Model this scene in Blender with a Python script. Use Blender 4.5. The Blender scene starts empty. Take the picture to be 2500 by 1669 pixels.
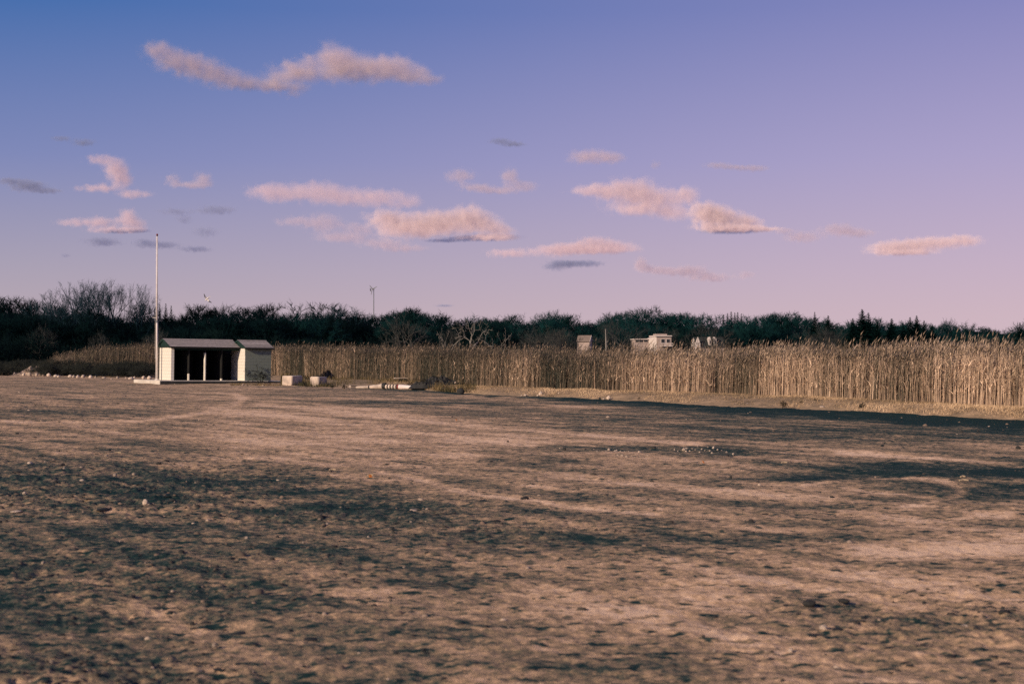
import bpy, bmesh, math, random
import numpy as np
from mathutils import Vector, Matrix, noise as mnoise

R = math.radians
rng = np.random.default_rng(7)
random.seed(7)
SC = bpy.context.scene
COL = SC.collection

# ------------------------------------------------------------------ camera
CAM_H = 1.75
FPX = 3472.0                    # 50 mm on a 36 mm sensor, in photograph pixels
PITCH = math.atan(33.5 / FPX)
cam_data = bpy.data.cameras.new('camera')
cam_data.lens = 50.0
cam_data.sensor_width = 36.0
cam_data.clip_start = 0.1
cam_data.clip_end = 80000.0
cam_data.dof.use_dof = True
cam_data.dof.focus_distance = 80.0
cam_data.dof.aperture_fstop = 3.2
cam = bpy.data.objects.new('camera', cam_data)
COL.objects.link(cam)
cam.location = (0, 0, CAM_H)
cam.rotation_euler = (math.pi / 2 + PITCH, 0, 0)
SC.camera = cam

# ------------------------------------------------------------------ sun and sky
SUN_EL = R(21.0)
SHED_TH = R(32.0)               # yaw of the shed: its front looks to the right of the camera
_l = Vector((-math.cos(SHED_TH), -math.sin(SHED_TH), 0))
_n = Vector((math.sin(SHED_TH), -math.cos(SHED_TH), 0))
_h = (_l * math.cos(R(13)) + _n * math.sin(R(13))).normalized()
SUN_DIR = Vector((_h.x * math.cos(SUN_EL), _h.y * math.cos(SUN_EL), math.sin(SUN_EL)))
sun_data = bpy.data.lights.new('sun', 'SUN')
sun_data.energy = 5.0
sun_data.angle = R(0.5)
sun_data.color = (1.0, 0.765, 0.555)
sun = bpy.data.objects.new('sun', sun_data)
COL.objects.link(sun)
sun.rotation_euler = (-SUN_DIR).to_track_quat('-Z', 'Y').to_euler()
sun.location = (-30, -20, 40)


def lin(r, g, b):
    f = lambda c: (c / 255 / 12.92) if c / 255 <= 0.04045 else ((c / 255 + 0.055) / 1.055) ** 2.4
    return (f(r), f(g), f(b), 1.0)


world = bpy.data.worlds.new('World')
SC.world = world
world.use_nodes = True
wt = world.node_tree
wt.nodes.clear()


def wn(t, **kw):
    n = wt.nodes.new(t)
    for k, v in kw.items():
        setattr(n, k, v)
    return n


w_out = wn('ShaderNodeOutputWorld')
w_bg = wn('ShaderNodeBackground')
w_bg.inputs['Strength'].default_value = 0.1
w_sky = wn('ShaderNodeTexSky', sky_type='NISHITA', sun_disc=False)
w_sky.sun_elevation = SUN_EL
w_sky.sun_rotation = math.atan2(SUN_DIR.x, SUN_DIR.y)
w_sky.air_density = 1.0
w_sky.dust_density = 1.5
w_tc = wn('ShaderNodeTexCoord')
w_sep = wn('ShaderNodeSeparateXYZ')
wt.links.new(w_tc.outputs['Generated'], w_sep.inputs[0])


def ramp(stops):
    r = wn('ShaderNodeValToRGB')
    r.color_ramp.interpolation = 'EASE' if False else 'LINEAR'
    el = r.color_ramp.elements
    while len(el) < len(stops):
        el.new(0.5)
    for e, (p, c) in zip(el, stops):
        e.position = p
        e.color = lin(*c)
    wt.links.new(w_sep.outputs['Z'], r.inputs['Fac'])
    return r


r_left = ramp([(0.0, (190, 172, 180)), (0.030, (181, 166, 177)), (0.060, (167, 159, 179)), (0.134, (122, 134, 183)),
               (0.235, (56, 106, 171)), (0.45, (52, 88, 146)), (1.0, (36, 62, 112))])
r_right = ramp([(0.0, (214, 187, 194)), (0.030, (208, 182, 195)), (0.060, (200, 177, 198)), (0.134, (176, 163, 202)),
                (0.235, (138, 136, 190)), (0.45, (74, 96, 152)), (1.0, (36, 62, 112))])
w_az = wn('ShaderNodeMapRange', interpolation_type='SMOOTHSTEP')
w_az.inputs['From Min'].default_value = -0.50
w_az.inputs['From Max'].default_value = 0.52
wt.links.new(w_sep.outputs['X'], w_az.inputs['Value'])
w_mix = wn('ShaderNodeMix', data_type='RGBA')
wt.links.new(w_az.outputs[0], w_mix.inputs['Factor'])
wt.links.new(r_left.outputs[0], w_mix.inputs['A'])
wt.links.new(r_right.outputs[0], w_mix.inputs['B'])
w_gain = wn('ShaderNodeVectorMath', operation='SCALE')
w_gain.inputs['Scale'].default_value = 10.0
wt.links.new(w_mix.outputs['Result'], w_gain.inputs[0])
w_fin = wn('ShaderNodeMix', data_type='RGBA')
w_fin.inputs['Factor'].default_value = 0.03
wt.links.new(w_gain.outputs[0], w_fin.inputs['A'])
wt.links.new(w_sky.outputs[0], w_fin.inputs['B'])
wt.links.new(w_fin.outputs['Result'], w_bg.inputs['Color'])
wt.links.new(w_bg.outputs[0], w_out.inputs['Surface'])

vs = SC.view_settings
vs.view_transform = 'Standard'
vs.look = 'None'
vs.exposure = 0.0
vs.gamma = 1.0
vs.use_curve_mapping = False
cy = SC.cycles
cy.use_denoising = False
cy.max_bounces = 5
cy.diffuse_bounces = 3
cy.glossy_bounces = 2
cy.transmission_bounces = 2
cy.volume_bounces = 2
cy.transparent_max_bounces = 6
cy.volume_max_steps = 256
cy.volume_step_rate = 1.0
cy.sample_clamp_direct = 4.0
cy.sample_clamp_indirect = 2.0
cy.caustics_reflective = False
cy.caustics_refractive = False

# ------------------------------------------------------------------ helpers
CP, SP = math.cos(PITCH), math.sin(PITCH)


def ray(px, py):
    u = (px - 1250.0) / FPX
    v = (834.5 - py) / FPX
    return u, CP - v * SP, SP + v * CP


def at(px, py, Y):
    """world point on the photograph's pixel at depth Y"""
    x, y, z = ray(px, py)
    t = Y / y
    return Vector((x * t, Y, CAM_H + z * t))


def gp(px, py, z=0.0):
    """world point where the pixel's ray meets the level z"""
    x, y, dz = ray(px, py)
    t = (z - CAM_H) / dz
    return Vector((x * t, y * t, z))


def project(x, y, z):
    dz = z - CAM_H
    dep = y * CP + dz * SP
    up = dz * CP - y * SP
    return 1250 + FPX * x / dep, 834.5 - FPX * up / dep


def _hash(ix, iy, seed):
    h = (ix.astype(np.int64) * 374761393 + iy.astype(np.int64) * 668265263 + seed * 1442695041) & 0xFFFFFFFF
    h = ((h ^ (h >> 13)) * 1274126177) & 0xFFFFFFFF
    h = h ^ (h >> 16)
    return (h & 0xFFFFFF) / float(0xFFFFFF)


def vnoise(x, y, seed=0):
    ix, iy = np.floor(x), np.floor(y)
    fx, fy = x - ix, y - iy
    fx = fx * fx * (3 - 2 * fx)
    fy = fy * fy * (3 - 2 * fy)
    a = _hash(ix, iy, seed)
    b = _hash(ix + 1, iy, seed)
    c = _hash(ix, iy + 1, seed)
    d = _hash(ix + 1, iy + 1, seed)
    return (a + (b - a) * fx) * (1 - fy) + (c + (d - c) * fx) * fy


def fbm(x, y, seed=0, octv=4, gain=0.5):
    s, amp, tot = 0, 1.0, 0.0
    for o in range(octv):
        s = s + amp * vnoise(x * 2 ** o + 17.3 * o, y * 2 ** o - 9.1 * o, seed + o * 31)
        tot += amp
        amp *= gain
    return s / tot


def mesh_np(name, verts, faces, mat, attrs=None, smooth=False):
    """verts (n,3) and faces (m,k) arrays -> mesh datablock"""
    me = bpy.data.meshes.new(name)
    verts = np.asarray(verts, dtype=np.float32)
    faces = np.asarray(faces, dtype=np.int32)
    k = faces.shape[1]
    me.vertices.add(len(verts))
    me.vertices.foreach_set('co', verts.ravel())
    me.loops.add(faces.size)
    me.loops.foreach_set('vertex_index', faces.ravel())
    me.polygons.add(len(faces))
    me.polygons.foreach_set('loop_start', np.arange(0, faces.size, k, dtype=np.int32))
    me.polygons.foreach_set('loop_total', np.full(len(faces), k, dtype=np.int32))
    if smooth:
        me.polygons.foreach_set('use_smooth', np.ones(len(faces), dtype=bool))
    for an, av in (attrs or {}).items():
        a = me.attributes.new(an, 'FLOAT', 'POINT')
        a.data.foreach_set('value', np.asarray(av, dtype=np.float32))
    me.update(calc_edges=True)
    me.validate()
    if mat:
        me.materials.append(mat)
    return me


def link(name, me, parent=None, loc=None, rot=None, scale=None):
    o = bpy.data.objects.new(name, me)
    COL.objects.link(o)
    if parent:
        o.parent = parent
    if loc is not None:
        o.location = loc
    if rot is not None:
        o.rotation_euler = rot
    if scale is not None:
        o.scale = scale if hasattr(scale, '__len__') else (scale,) * 3
    return o


def tag(o, label=None, cat=None, group=None, kind=None):
    if label:
        o['label'] = label
    if cat:
        o['category'] = cat
    if group:
        o['group'] = group
    if kind:
        o['kind'] = kind
    return o


def empty(name, loc, rz=0.0, scale=None):
    o = bpy.data.objects.new(name, None)
    COL.objects.link(o)
    o.location = loc
    o.rotation_euler = (0, 0, rz)
    if scale is not None:
        o.scale = scale if hasattr(scale, '__len__') else (scale,) * 3
    o.empty_display_size = 0.2
    return o


class MB:
    """collects simple solids into one mesh"""

    def __init__(self):
        self.bm = bmesh.new()

    def box(self, x0, x1, y0, y1, z0, z1, bevel=0.0):
        vs_ = [self.bm.verts.new((x, y, z)) for z in (z0, z1) for (x, y) in ((x0, y0), (x1, y0), (x1, y1), (x0, y1))]
        fs = [(3, 2, 1, 0), (4, 5, 6, 7), (0, 1, 5, 4), (1, 2, 6, 5), (2, 3, 7, 6), (3, 0, 4, 7)]
        faces = [self.bm.faces.new([vs_[i] for i in f]) for f in fs]
        if bevel:
            eds = list({e for f in faces for e in f.edges})
            bmesh.ops.bevel(self.bm, geom=eds, offset=bevel, segments=1, affect='EDGES')
        return self

    def hexa(self, pts):
        vs_ = [self.bm.verts.new(p) for p in pts]
        for f in [(3, 2, 1, 0), (4, 5, 6, 7), (0, 1, 5, 4), (1, 2, 6, 5), (2, 3, 7, 6), (3, 0, 4, 7)]:
            self.bm.faces.new([vs_[i] for i in f])
        return self

    def prism(self, poly, d):
        """poly: list of 3-D points, extruded along vector d"""
        d = Vector(d)
        a = [self.bm.verts.new(p) for p in poly]
        b = [self.bm.verts.new(Vector(p) + d) for p in poly]
        n = len(poly)
        self.bm.faces.new(a[::-1])
        self.bm.faces.new(b)
        for i in range(n):
            self.bm.faces.new([a[i], a[(i + 1) % n], b[(i + 1) % n], b[i]])
        return self

    def tube(self, pts, radii, k=8, cap=True):
        rings = []
        pts = [Vector(p) for p in pts]
        for i, p in enumerate(pts):
            t = (pts[min(i + 1, len(pts) - 1)] - pts[max(i - 1, 0)]).normalized()
            u = t.orthogonal().normalized() if abs(t.z) < 0.99 else Vector((1, 0, 0))
            v = t.cross(u).normalized()
            rings.append([self.bm.verts.new(p + (u * math.cos(2 * math.pi * j / k) + v * math.sin(2 * math.pi * j / k)) * radii[i])
                          for j in range(k)])
        for a, b in zip(rings, rings[1:]):
            for j in range(k):
                self.bm.faces.new([a[j], a[(j + 1) % k], b[(j + 1) % k], b[j]])
        if cap:
            self.bm.faces.new(rings[0][::-1])
            self.bm.faces.new(rings[-1])
        return self

    def sphere(self, c, r, sub=2, sc=(1, 1, 1)):
        m = Matrix.Translation(c) @ Matrix.Diagonal((r * sc[0], r * sc[1], r * sc[2], 1))
        bmesh.ops.create_icosphere(self.bm, subdivisions=sub, radius=1.0, matrix=m)
        return self

    def mesh(self, name, mat, smooth=False):
        me = bpy.data.meshes.new(name)
        bmesh.ops.recalc_face_normals(self.bm, faces=self.bm.faces)
        self.bm.to_mesh(me)
        self.bm.free()
        if smooth:
            for p in me.polygons:
                p.use_smooth = True
        if mat:
            me.materials.append(mat)
        return me

    def build(self, name, mat, parent=None, smooth=False, **kw):
        return link(name, self.mesh(name, mat, smooth), parent, **kw)


# ------------------------------------------------------------------ materials
def material(name, c1, c2=None, scale=4.0, rough=0.9, bump=0.0, bscale=None, detail=6, attr=None, spec=0.25, stretch=None,
             objvar=0.0, lo=0.35, hi=0.65):
    m = bpy.data.materials.new(name)
    m.use_nodes = True
    nt = m.node_tree
    b = nt.nodes['Principled BSDF']
    b.inputs['Roughness'].default_value = rough
    b.inputs['Specular IOR Level'].default_value = spec
    c2 = c2 or c1
    tc = nt.nodes.new('ShaderNodeTexCoord')
    src = tc.outputs['Object']
    if stretch:
        mp = nt.nodes.new('ShaderNodeMapping')
        mp.inputs['Scale'].default_value = stretch
        nt.links.new(src, mp.inputs['Vector'])
        src = mp.outputs[0]
    mixc = nt.nodes.new('ShaderNodeMix')
    mixc.data_type = 'RGBA'
    mixc.inputs['A'].default_value = (*c1, 1)
    mixc.inputs['B'].default_value = (*c2, 1)
    if attr:
        at_ = nt.nodes.new('ShaderNodeAttribute')
        at_.attribute_name = attr
        nt.links.new(at_.outputs['Fac'], mixc.inputs['Factor'])
    else:
        nz = nt.nodes.new('ShaderNodeTexNoise')
        nz.inputs['Scale'].default_value = scale
        nz.inputs['Detail'].default_value = detail
        nz.inputs['Roughness'].default_value = 0.65
        nt.links.new(src, nz.inputs['Vector'])
        mr = nt.nodes.new('ShaderNodeMapRange')
        mr.inputs['From Min'].default_value = lo
        mr.inputs['From Max'].default_value = hi
        nt.links.new(nz.outputs['Fac'], mr.inputs['Value'])
        nt.links.new(mr.outputs[0], mixc.inputs['Factor'])
    out = mixc.outputs['Result']
    if objvar:
        oi = nt.nodes.new('ShaderNodeObjectInfo')
        mr2 = nt.nodes.new('ShaderNodeMapRange')
        mr2.inputs['To Min'].default_value = 1 - objvar
        mr2.inputs['To Max'].default_value = 1 + objvar
        nt.links.new(oi.outputs['Random'], mr2.inputs['Value'])
        vm = nt.nodes.new('ShaderNodeVectorMath')
        vm.operation = 'SCALE'
        nt.links.new(out, vm.inputs[0])
        nt.links.new(mr2.outputs[0], vm.inputs['Scale'])
        out = vm.outputs[0]
    nt.links.new(out, b.inputs['Base Color'])
    if bump:
        nb = nt.nodes.new('ShaderNodeTexNoise')
        nb.inputs['Scale'].default_value = bscale or scale * 6
        nb.inputs['Detail'].default_value = 5
        nt.links.new(src, nb.inputs['Vector'])
        bp = nt.nodes.new('ShaderNodeBump')
        bp.inputs['Strength'].default_value = 1.0
        bp.inputs['Distance'].default_value = bump
        nt.links.new(nb.outputs['Fac'], bp.inputs['Height'])
        nt.links.new(bp.outputs[0], b.inputs['Normal'])
    return m


M = {}
M['white_wall'] = material('white_painted_block', (0.74, 0.72, 0.66), (0.60, 0.57, 0.50), 3, bump=0.004, bscale=60)
M['mortar'] = material('mortar', (0.62, 0.60, 0.55), (0.52, 0.50, 0.46), 8)
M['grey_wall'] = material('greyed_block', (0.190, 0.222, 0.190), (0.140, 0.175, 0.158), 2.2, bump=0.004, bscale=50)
M['green_paint'] = material('dark_green_paint', (0.008, 0.032, 0.027), (0.005, 0.020, 0.018), 5)
M['shingle'] = material('weathered_shingle', (0.40, 0.35, 0.33), (0.19, 0.175, 0.17), 3, bump=0.004, stretch=(1.6, 6, 6), objvar=0.28)
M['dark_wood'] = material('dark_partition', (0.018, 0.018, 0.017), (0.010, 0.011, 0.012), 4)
M['concrete'] = material('pale_concrete', (0.66, 0.56, 0.47), (0.36, 0.30, 0.26), 2.5, bump=0.01, bscale=25)
M['slab'] = material('slab_concrete', (0.62, 0.58, 0.52), (0.44, 0.41, 0.37), 1.2, bump=0.006, bscale=20)
M['slab_front'] = material('dark_slab_edge', (0.05, 0.05, 0.05), (0.025, 0.03, 0.03), 2)  # near-black tone for the front edge of the slab
M['pole_white'] = material('white_pole_paint', (0.75, 0.72, 0.70), (0.62, 0.56, 0.54), 3, rough=0.5)
M['red_paint'] = material('red_paint', (0.22, 0.03, 0.025), (0.14, 0.02, 0.02), 4, rough=0.6)
M['black_metal'] = material('black_metal', (0.02, 0.02, 0.022), (0.03, 0.03, 0.03), 5, rough=0.6)
M['steel'] = material('galvanised_steel', (0.20, 0.22, 0.25), (0.14, 0.16, 0.18), 5, rough=0.5)
M['stone_pale'] = material('pale_stone', (0.66, 0.54, 0.44), (0.36, 0.29, 0.24), 3.2, bump=0.02, bscale=9, objvar=0.35)
M['stone_dark'] = material('dark_stone', (0.045, 0.045, 0.043), (0.02, 0.022, 0.024), 4, bump=0.01, bscale=12)
M['bark'] = material('dark_bark', (0.004, 0.016, 0.018), (0.002, 0.009, 0.012), 1.5, objvar=0.4, spec=0.05)
M['twig'] = material('dark_twigs', (0.0015, 0.0110, 0.0130), (0.001, 0.006, 0.0085), 0.35, objvar=0.4, spec=0.05)
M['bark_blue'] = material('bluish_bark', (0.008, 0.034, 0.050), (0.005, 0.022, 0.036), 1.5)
M['bark_grey'] = material('grey_bark', (0.13, 0.125, 0.115), (0.05, 0.055, 0.055), 1.5)
M['bark_pale'] = material('bleached_bark', (0.34, 0.31, 0.28), (0.16, 0.16, 0.15), 1.5)
M['twig_grey'] = material('grey_twigs', (0.035, 0.043, 0.043), (0.018, 0.026, 0.028), 0.4)
M['needles'] = material('dark_needles', (0.002, 0.013, 0.012), (0.001, 0.008, 0.009), 0.8, objvar=0.3, spec=0.05)
M['thicket'] = material('thicket', (0.006, 0.019, 0.019), (0.002, 0.009, 0.011), 0.12, spec=0.05)
M['twig_far'] = material('paled_far_twigs', (0.006, 0.034, 0.036), (0.004, 0.022, 0.025), 0.35, objvar=0.35, spec=0.05)
M['bark_far'] = material('paled_far_bark', (0.012, 0.040, 0.042), (0.007, 0.026, 0.028), 1.5, objvar=0.35, spec=0.05)
M['scrub'] = material('dark_scrub', (0.030, 0.034, 0.026), (0.010, 0.014, 0.014), 0.5)
M['weed'] = material('dark_weed', (0.020, 0.022, 0.015), (0.010, 0.012, 0.010), 3)
M['marsh'] = material('marsh_soil', (0.045, 0.040, 0.028), (0.025, 0.025, 0.020), 0.4, bump=0.03, bscale=3)
M['house_wall'] = material('weathered_siding', (0.42, 0.34, 0.31), (0.30, 0.25, 0.23), 0.8, stretch=(1, 1, 5))
M['house_trim'] = material('white_trim', (0.62, 0.56, 0.53), (0.50, 0.45, 0.43), 2)
M['house_roof'] = material('grey_brown_roof', (0.25, 0.20, 0.17), (0.17, 0.14, 0.12), 1.5)
M['house_dark'] = material('dark_roof', (0.03, 0.035, 0.035), (0.02, 0.025, 0.025), 1.5)
M['glass'] = material('window_glass', (0.012, 0.018, 0.022), (0.01, 0.014, 0.018), 2, rough=0.08, spec=0.5)
M['gull_white'] = material('gull_white', (0.7, 0.68, 0.66), (0.62, 0.6, 0.58), 6)
M['gull_grey'] = material('gull_grey', (0.10, 0.11, 0.13), (0.05, 0.055, 0.07), 6)
M['orange_litter'] = material('orange_plastic', (0.6, 0.22, 0.04), (0.5, 0.16, 0.03), 6, rough=0.5)
M['stick'] = material('bleached_stick', (0.42, 0.33, 0.23), (0.3, 0.23, 0.16), 5)


def vary_mat(name, stops, rough=0.85, trans=0.0):
    """colour picked by a per-plant value 0..1"""
    m = bpy.data.materials.new(name)
    m.use_nodes = True
    nt = m.node_tree
    b = nt.nodes['Principled BSDF']
    b.inputs['Roughness'].default_value = rough
    b.inputs['Specular IOR Level'].default_value = 0.15
    a = nt.nodes.new('ShaderNodeAttribute')
    a.attribute_name = 'vary'
    r = nt.nodes.new('ShaderNodeValToRGB')
    el = r.color_ramp.elements
    while len(el) < len(stops):
        el.new(0.5)
    for e, (p, c) in zip(el, stops):
        e.position = p
        e.color = (*c, 1)
    nt.links.new(a.outputs['Fac'], r.inputs['Fac'])
    nt.links.new(r.outputs[0], b.inputs['Base Color'])
    return m


M['reed'] = vary_mat('dry_reed', [(0.0, (0.040, 0.046, 0.038)), (0.35, (0.18, 0.145, 0.108)), (0.7, (0.50, 0.365, 0.270)), (1.0, (0.82, 0.63, 0.47))])
M['plume'] = vary_mat('reed_plume', [(0.0, (0.045, 0.045, 0.036)), (0.5, (0.19, 0.145, 0.105)), (1.0, (0.50, 0.38, 0.28))])
M['dry_grass'] = vary_mat('dry_grass', [(0.0, (0.10, 0.08, 0.05)), (0.5, (0.40, 0.285, 0.175)), (1.0, (0.66, 0.49, 0.32))])
M['olive_grass'] = vary_mat('olive_rough_grass', [(0.0, (0.04, 0.042, 0.022)), (0.5, (0.11, 0.085, 0.042)), (1.0, (0.24, 0.17, 0.085))])
M['gravel'] = vary_mat('gravel', [(0.0, (0.022, 0.026, 0.028)), (0.55, (0.07, 0.06, 0.05)), (0.8, (0.20, 0.145, 0.11)), (1.0, (0.50, 0.40, 0.32))])


# ------------------------------------------------------------------ ground: the dirt lot
FOOT = [(3700, 1098), (3000, 1052), (2500, 1022), (2300, 1013), (2000, 997), (1800, 990), (1600, 979), (1400, 969), (1200, 963),
        (1100, 955), (1000, 950), (850, 946), (760, 941), (700, 932), (560, 925), (400, 920), (200, 915), (0, 909), (-400, 906)]
EDGE = [(3700, 1052), (3000, 1016), (2500, 993), (2300, 985), (2000, 970), (1800, 960), (1600, 956), (1400, 950), (1200, 943),
        (1100, 938), (1000, 931), (850, 925), (760, 921), (700, 917), (560, 912), (400, 909), (200, 906), (0, 902), (-400, 900)]
BANK_H = 0.24
foot_w = [gp(*p) for p in FOOT]
edge_w = [gp(*p, BANK_H) for p in EDGE]


def foot_py(px):
    xs = [p[0] for p in FOOT][::-1]
    ys = [p[1] for p in FOOT][::-1]
    return np.interp(px, xs, ys)


def stroke(px, py, pts, w):
    """soft mask of a painted line through pts (photo px), half width w; py distances count more"""
    best = np.full(px.shape, 1e9)
    for (x0, y0), (x1, y1) in zip(pts, pts[1:]):
        dx, dy = x1 - x0, (y1 - y0) * 3.0
        l2 = dx * dx + dy * dy + 1e-9
        t = np.clip(((px - x0) * dx + (py - y0) * 3.0 * dy) / l2, 0, 1)
        d = np.hypot(px - x0 - t * dx, (py - y0) * 3.0 - t * dy)
        best = np.minimum(best, d)
    return np.exp(-(best / (w * 3.0)) ** 2)


def blot(px, py, cx, cy, rx, ry):
    return np.exp(-(((px - cx) / rx) ** 2 + ((py - cy) / ry) ** 2) ** 1.5)


def ground_masks(x, y):
    px, py = project(x, y, np.zeros_like(x))
    # uneven edges
    wob = (fbm(x * 0.35, y * 0.35, 5, 3) - 0.5)
    pxw = px + wob * 160
    pyw = py + (fbm(x * 0.5 + 40, y * 0.22, 8, 4) - 0.5) * 22
    dark = np.zeros_like(x)
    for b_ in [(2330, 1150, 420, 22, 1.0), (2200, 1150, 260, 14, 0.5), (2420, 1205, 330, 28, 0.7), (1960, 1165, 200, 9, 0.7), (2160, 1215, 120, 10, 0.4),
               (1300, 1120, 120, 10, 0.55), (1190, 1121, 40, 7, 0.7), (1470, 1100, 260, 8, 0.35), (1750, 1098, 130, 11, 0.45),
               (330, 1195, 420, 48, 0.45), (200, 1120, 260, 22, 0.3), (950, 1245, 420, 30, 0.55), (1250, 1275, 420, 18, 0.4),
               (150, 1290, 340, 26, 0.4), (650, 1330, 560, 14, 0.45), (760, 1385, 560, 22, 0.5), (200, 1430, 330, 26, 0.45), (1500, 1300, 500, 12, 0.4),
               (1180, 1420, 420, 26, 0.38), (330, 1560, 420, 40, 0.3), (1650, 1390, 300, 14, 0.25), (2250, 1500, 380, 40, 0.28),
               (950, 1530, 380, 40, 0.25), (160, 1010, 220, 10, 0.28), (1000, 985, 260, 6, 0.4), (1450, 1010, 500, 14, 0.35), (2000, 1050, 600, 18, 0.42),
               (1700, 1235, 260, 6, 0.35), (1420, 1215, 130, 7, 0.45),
               (330, 1400, 900, 190, 0.38), (900, 1300, 750, 100, 0.38), (250, 1180, 560, 75, 0.32), (1500, 1330, 600, 60, 0.3), (400, 1620, 900, 80, 0.30),  # broad darkening on the left paints in shadow among the gravel
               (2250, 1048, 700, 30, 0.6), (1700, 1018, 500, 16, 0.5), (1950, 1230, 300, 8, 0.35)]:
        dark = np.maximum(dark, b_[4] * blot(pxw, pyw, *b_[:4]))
    light = np.zeros_like(x)
    strokes = [([(640, 985), (800, 1000), (1000, 1025), (1150, 1040), (1400, 1060), (1700, 1085)], 7, 0.6),
               ([(790, 990), (950, 1008), (1090, 1028), (1250, 1045)], 5, 0.5),
               ([(520, 1000), (700, 1016), (860, 1040), (1050, 1060), (1300, 1085)], 10, 0.6),
               ([(0, 1030), (200, 1032), (343, 1029), (450, 1015), (551, 999), (590, 975), (566, 963)], 4, 0.5),
               ([(940, 1150), (998, 1161), (1117, 1195), (1266, 1216), (1400, 1238), (1600, 1250)], 7, 0.6),
               ([(1200, 1228), (1300, 1236), (1500, 1246), (1700, 1240)], 6, 0.4),
               ([(2050, 1190), (2180, 1205), (2280, 1218), (2400, 1232), (2500, 1238)], 4, 0.55),
               ([(2180, 1165), (2280, 1172), (2325, 1190), (2335, 1206), (2300, 1219), (2200, 1238)], 5, 0.6),
               ([(2050, 1105), (2250, 1118), (2400, 1128), (2500, 1136)], 5, 0.75),
               ([(1950, 1185), (2050, 1172), (2200, 1166)], 4, 0.45),
               ([(2300, 1268), (2400, 1258), (2500, 1248)], 5, 0.5),
               ([(2150, 1345), (2350, 1340), (2500, 1335)], 26, 0.8),
               ([(600, 1075), (900, 1060), (1250, 1075)], 34, 0.42),
               ([(1350, 1480), (1900, 1420), (2450, 1400)], 60, 0.30),
               ([(700, 1120), (900, 1110), (1150, 1110)], 14, 0.35),
               ([(400, 1140), (600, 1120), (800, 1095), (1000, 1085)], 10, 0.35),
               ([(300, 1380), (700, 1452), (1100, 1440)], 9, 0.3), ([(0, 1545), (400, 1540), (800, 1500)], 12, 0.3),
               ([(1300, 1500), (1800, 1540), (2400, 1440)], 26, 0.3), ([(1350, 1165), (1700, 1195), (2000, 1215)], 8, 0.35),
               ([(1700, 1275), (2000, 1300), (2200, 1310)], 9, 0.4)]
    for pts, w, s in strokes:
        light = np.maximum(light, s * stroke(px + wob * 60, pyw * 0.35 + py * 0.65, pts, w))
    # wet wheel track along the foot of the bank
    fp = foot_py(px)
    wid = np.interp(px, [1050, 1200, 1500, 1850, 2200, 2500, 3000], [5, 7, 22, 27, 32, 38, 50])
    d = py - fp
    wet = np.clip((d + 4) / 4, 0, 1) * np.clip((wid + 7 * (fbm(x * 1.1, y * 0.8, 3, 3) - 0.5) * 2 - d) / (wid * 0.95), 0, 1)
    wet *= np.clip((px - 820) / 300, 0, 1)
    stony = np.zeros_like(x)
    for b_ in [(250, 1190, 480, 75, 1.0), (750, 1240, 450, 55, 0.7), (60, 1000, 300, 40, 0.5), (1700, 1100, 160, 10, 0.7), (200, 1400, 500, 110, 0.5),
               (2350, 1060, 400, 25, 0.35), (2250, 1530, 420, 90, 0.5), (150, 1640, 500, 60, 0.45), (1150, 1300, 300, 40, 0.4)]:
        stony = np.maximum(stony, b_[4] * blot(pxw, pyw, *b_[:4]))
    return dark, light, wet, stony


def ground_h(x, y, dark, light, wet, stony):
    n1 = fbm(x * 0.8, y * 0.8, 11, 3) - 0.5
    n2 = fbm(x * 4.5, y * 3.5, 12, 3) - 0.5
    n3 = fbm(x * 17, y * 13, 13, 3) - 0.5
    rut = fbm(x * 0.9 + y * 0.12, y * 3.2 - x * 0.35, 14, 3) - 0.5
    h = 0.05 * n1 + 0.036 * n2 * (0.7 + stony) + 0.032 * n3 * (0.6 + 1.2 * stony) + 0.035 * rut * (1 - 0.7 * light)
    return h - 0.012 * light - 0.03 * wet


ys = [2.5]
while ys[-1] < 128:
    y = ys[-1]
    if y < 6.2:
        ys.append(y + 0.12)
    else:
        ys.append(y + max(0.014, 0.95 * y * y / (1389 * CAM_H)) * (0.8 if y < 60 else 0.5))
ys = np.array(ys)
us = np.concatenate([np.linspace(-1.1, -0.42, 40, endpoint=False), np.linspace(-0.42, 0.42, 720), np.linspace(0.42, 1.1, 41)[1:]])
UU, YY = np.meshgrid(us, ys)
XX = UU * YY
XX += (rng.random(XX.shape) - 0.5) * 0.0008 * YY
gd, gl, gw, gs = ground_masks(XX, YY)
ZZ = ground_h(XX, YY, gd, gl, gw, gs)
ZZ[-1, :] -= 0.3
ZZ[:, 0] -= 0.3
ZZ[:, -1] -= 0.3
ny, nx = XX.shape
idx = np.arange(ny * nx).reshape(ny, nx)
fc = np.stack([idx[:-1, :-1], idx[:-1, 1:], idx[1:, 1:], idx[1:, :-1]], -1).reshape(-1, 4)

gm = bpy.data.materials.new('dirt_lot')
gm.use_nodes = True
nt = gm.node_tree
bs = nt.nodes['Principled BSDF']
bs.inputs['Roughness'].default_value = 0.95
bs.inputs['Specular IOR Level'].default_value = 0.1


def N(t, **kw):
    n = nt.nodes.new(t)
    for k_, v_ in kw.items():
        setattr(n, k_, v_)
    return n


def noise_node(scale, detail, rough=0.6, stretch=None, off=0.0):
    mp = N('ShaderNodeMapping')
    mp.inputs['Location'].default_value = (off, off * 0.7, 0)
    if stretch:
        mp.inputs['Scale'].default_value = stretch
    nt.links.new(tcg.outputs['Object'], mp.inputs['Vector'])
    nz = N('ShaderNodeTexNoise')
    nz.inputs['Scale'].default_value = scale
    nz.inputs['Detail'].default_value = detail
    nz.inputs['Roughness'].default_value = rough
    nt.links.new(mp.outputs[0], nz.inputs['Vector'])
    return nz.outputs['Fac']


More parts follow.
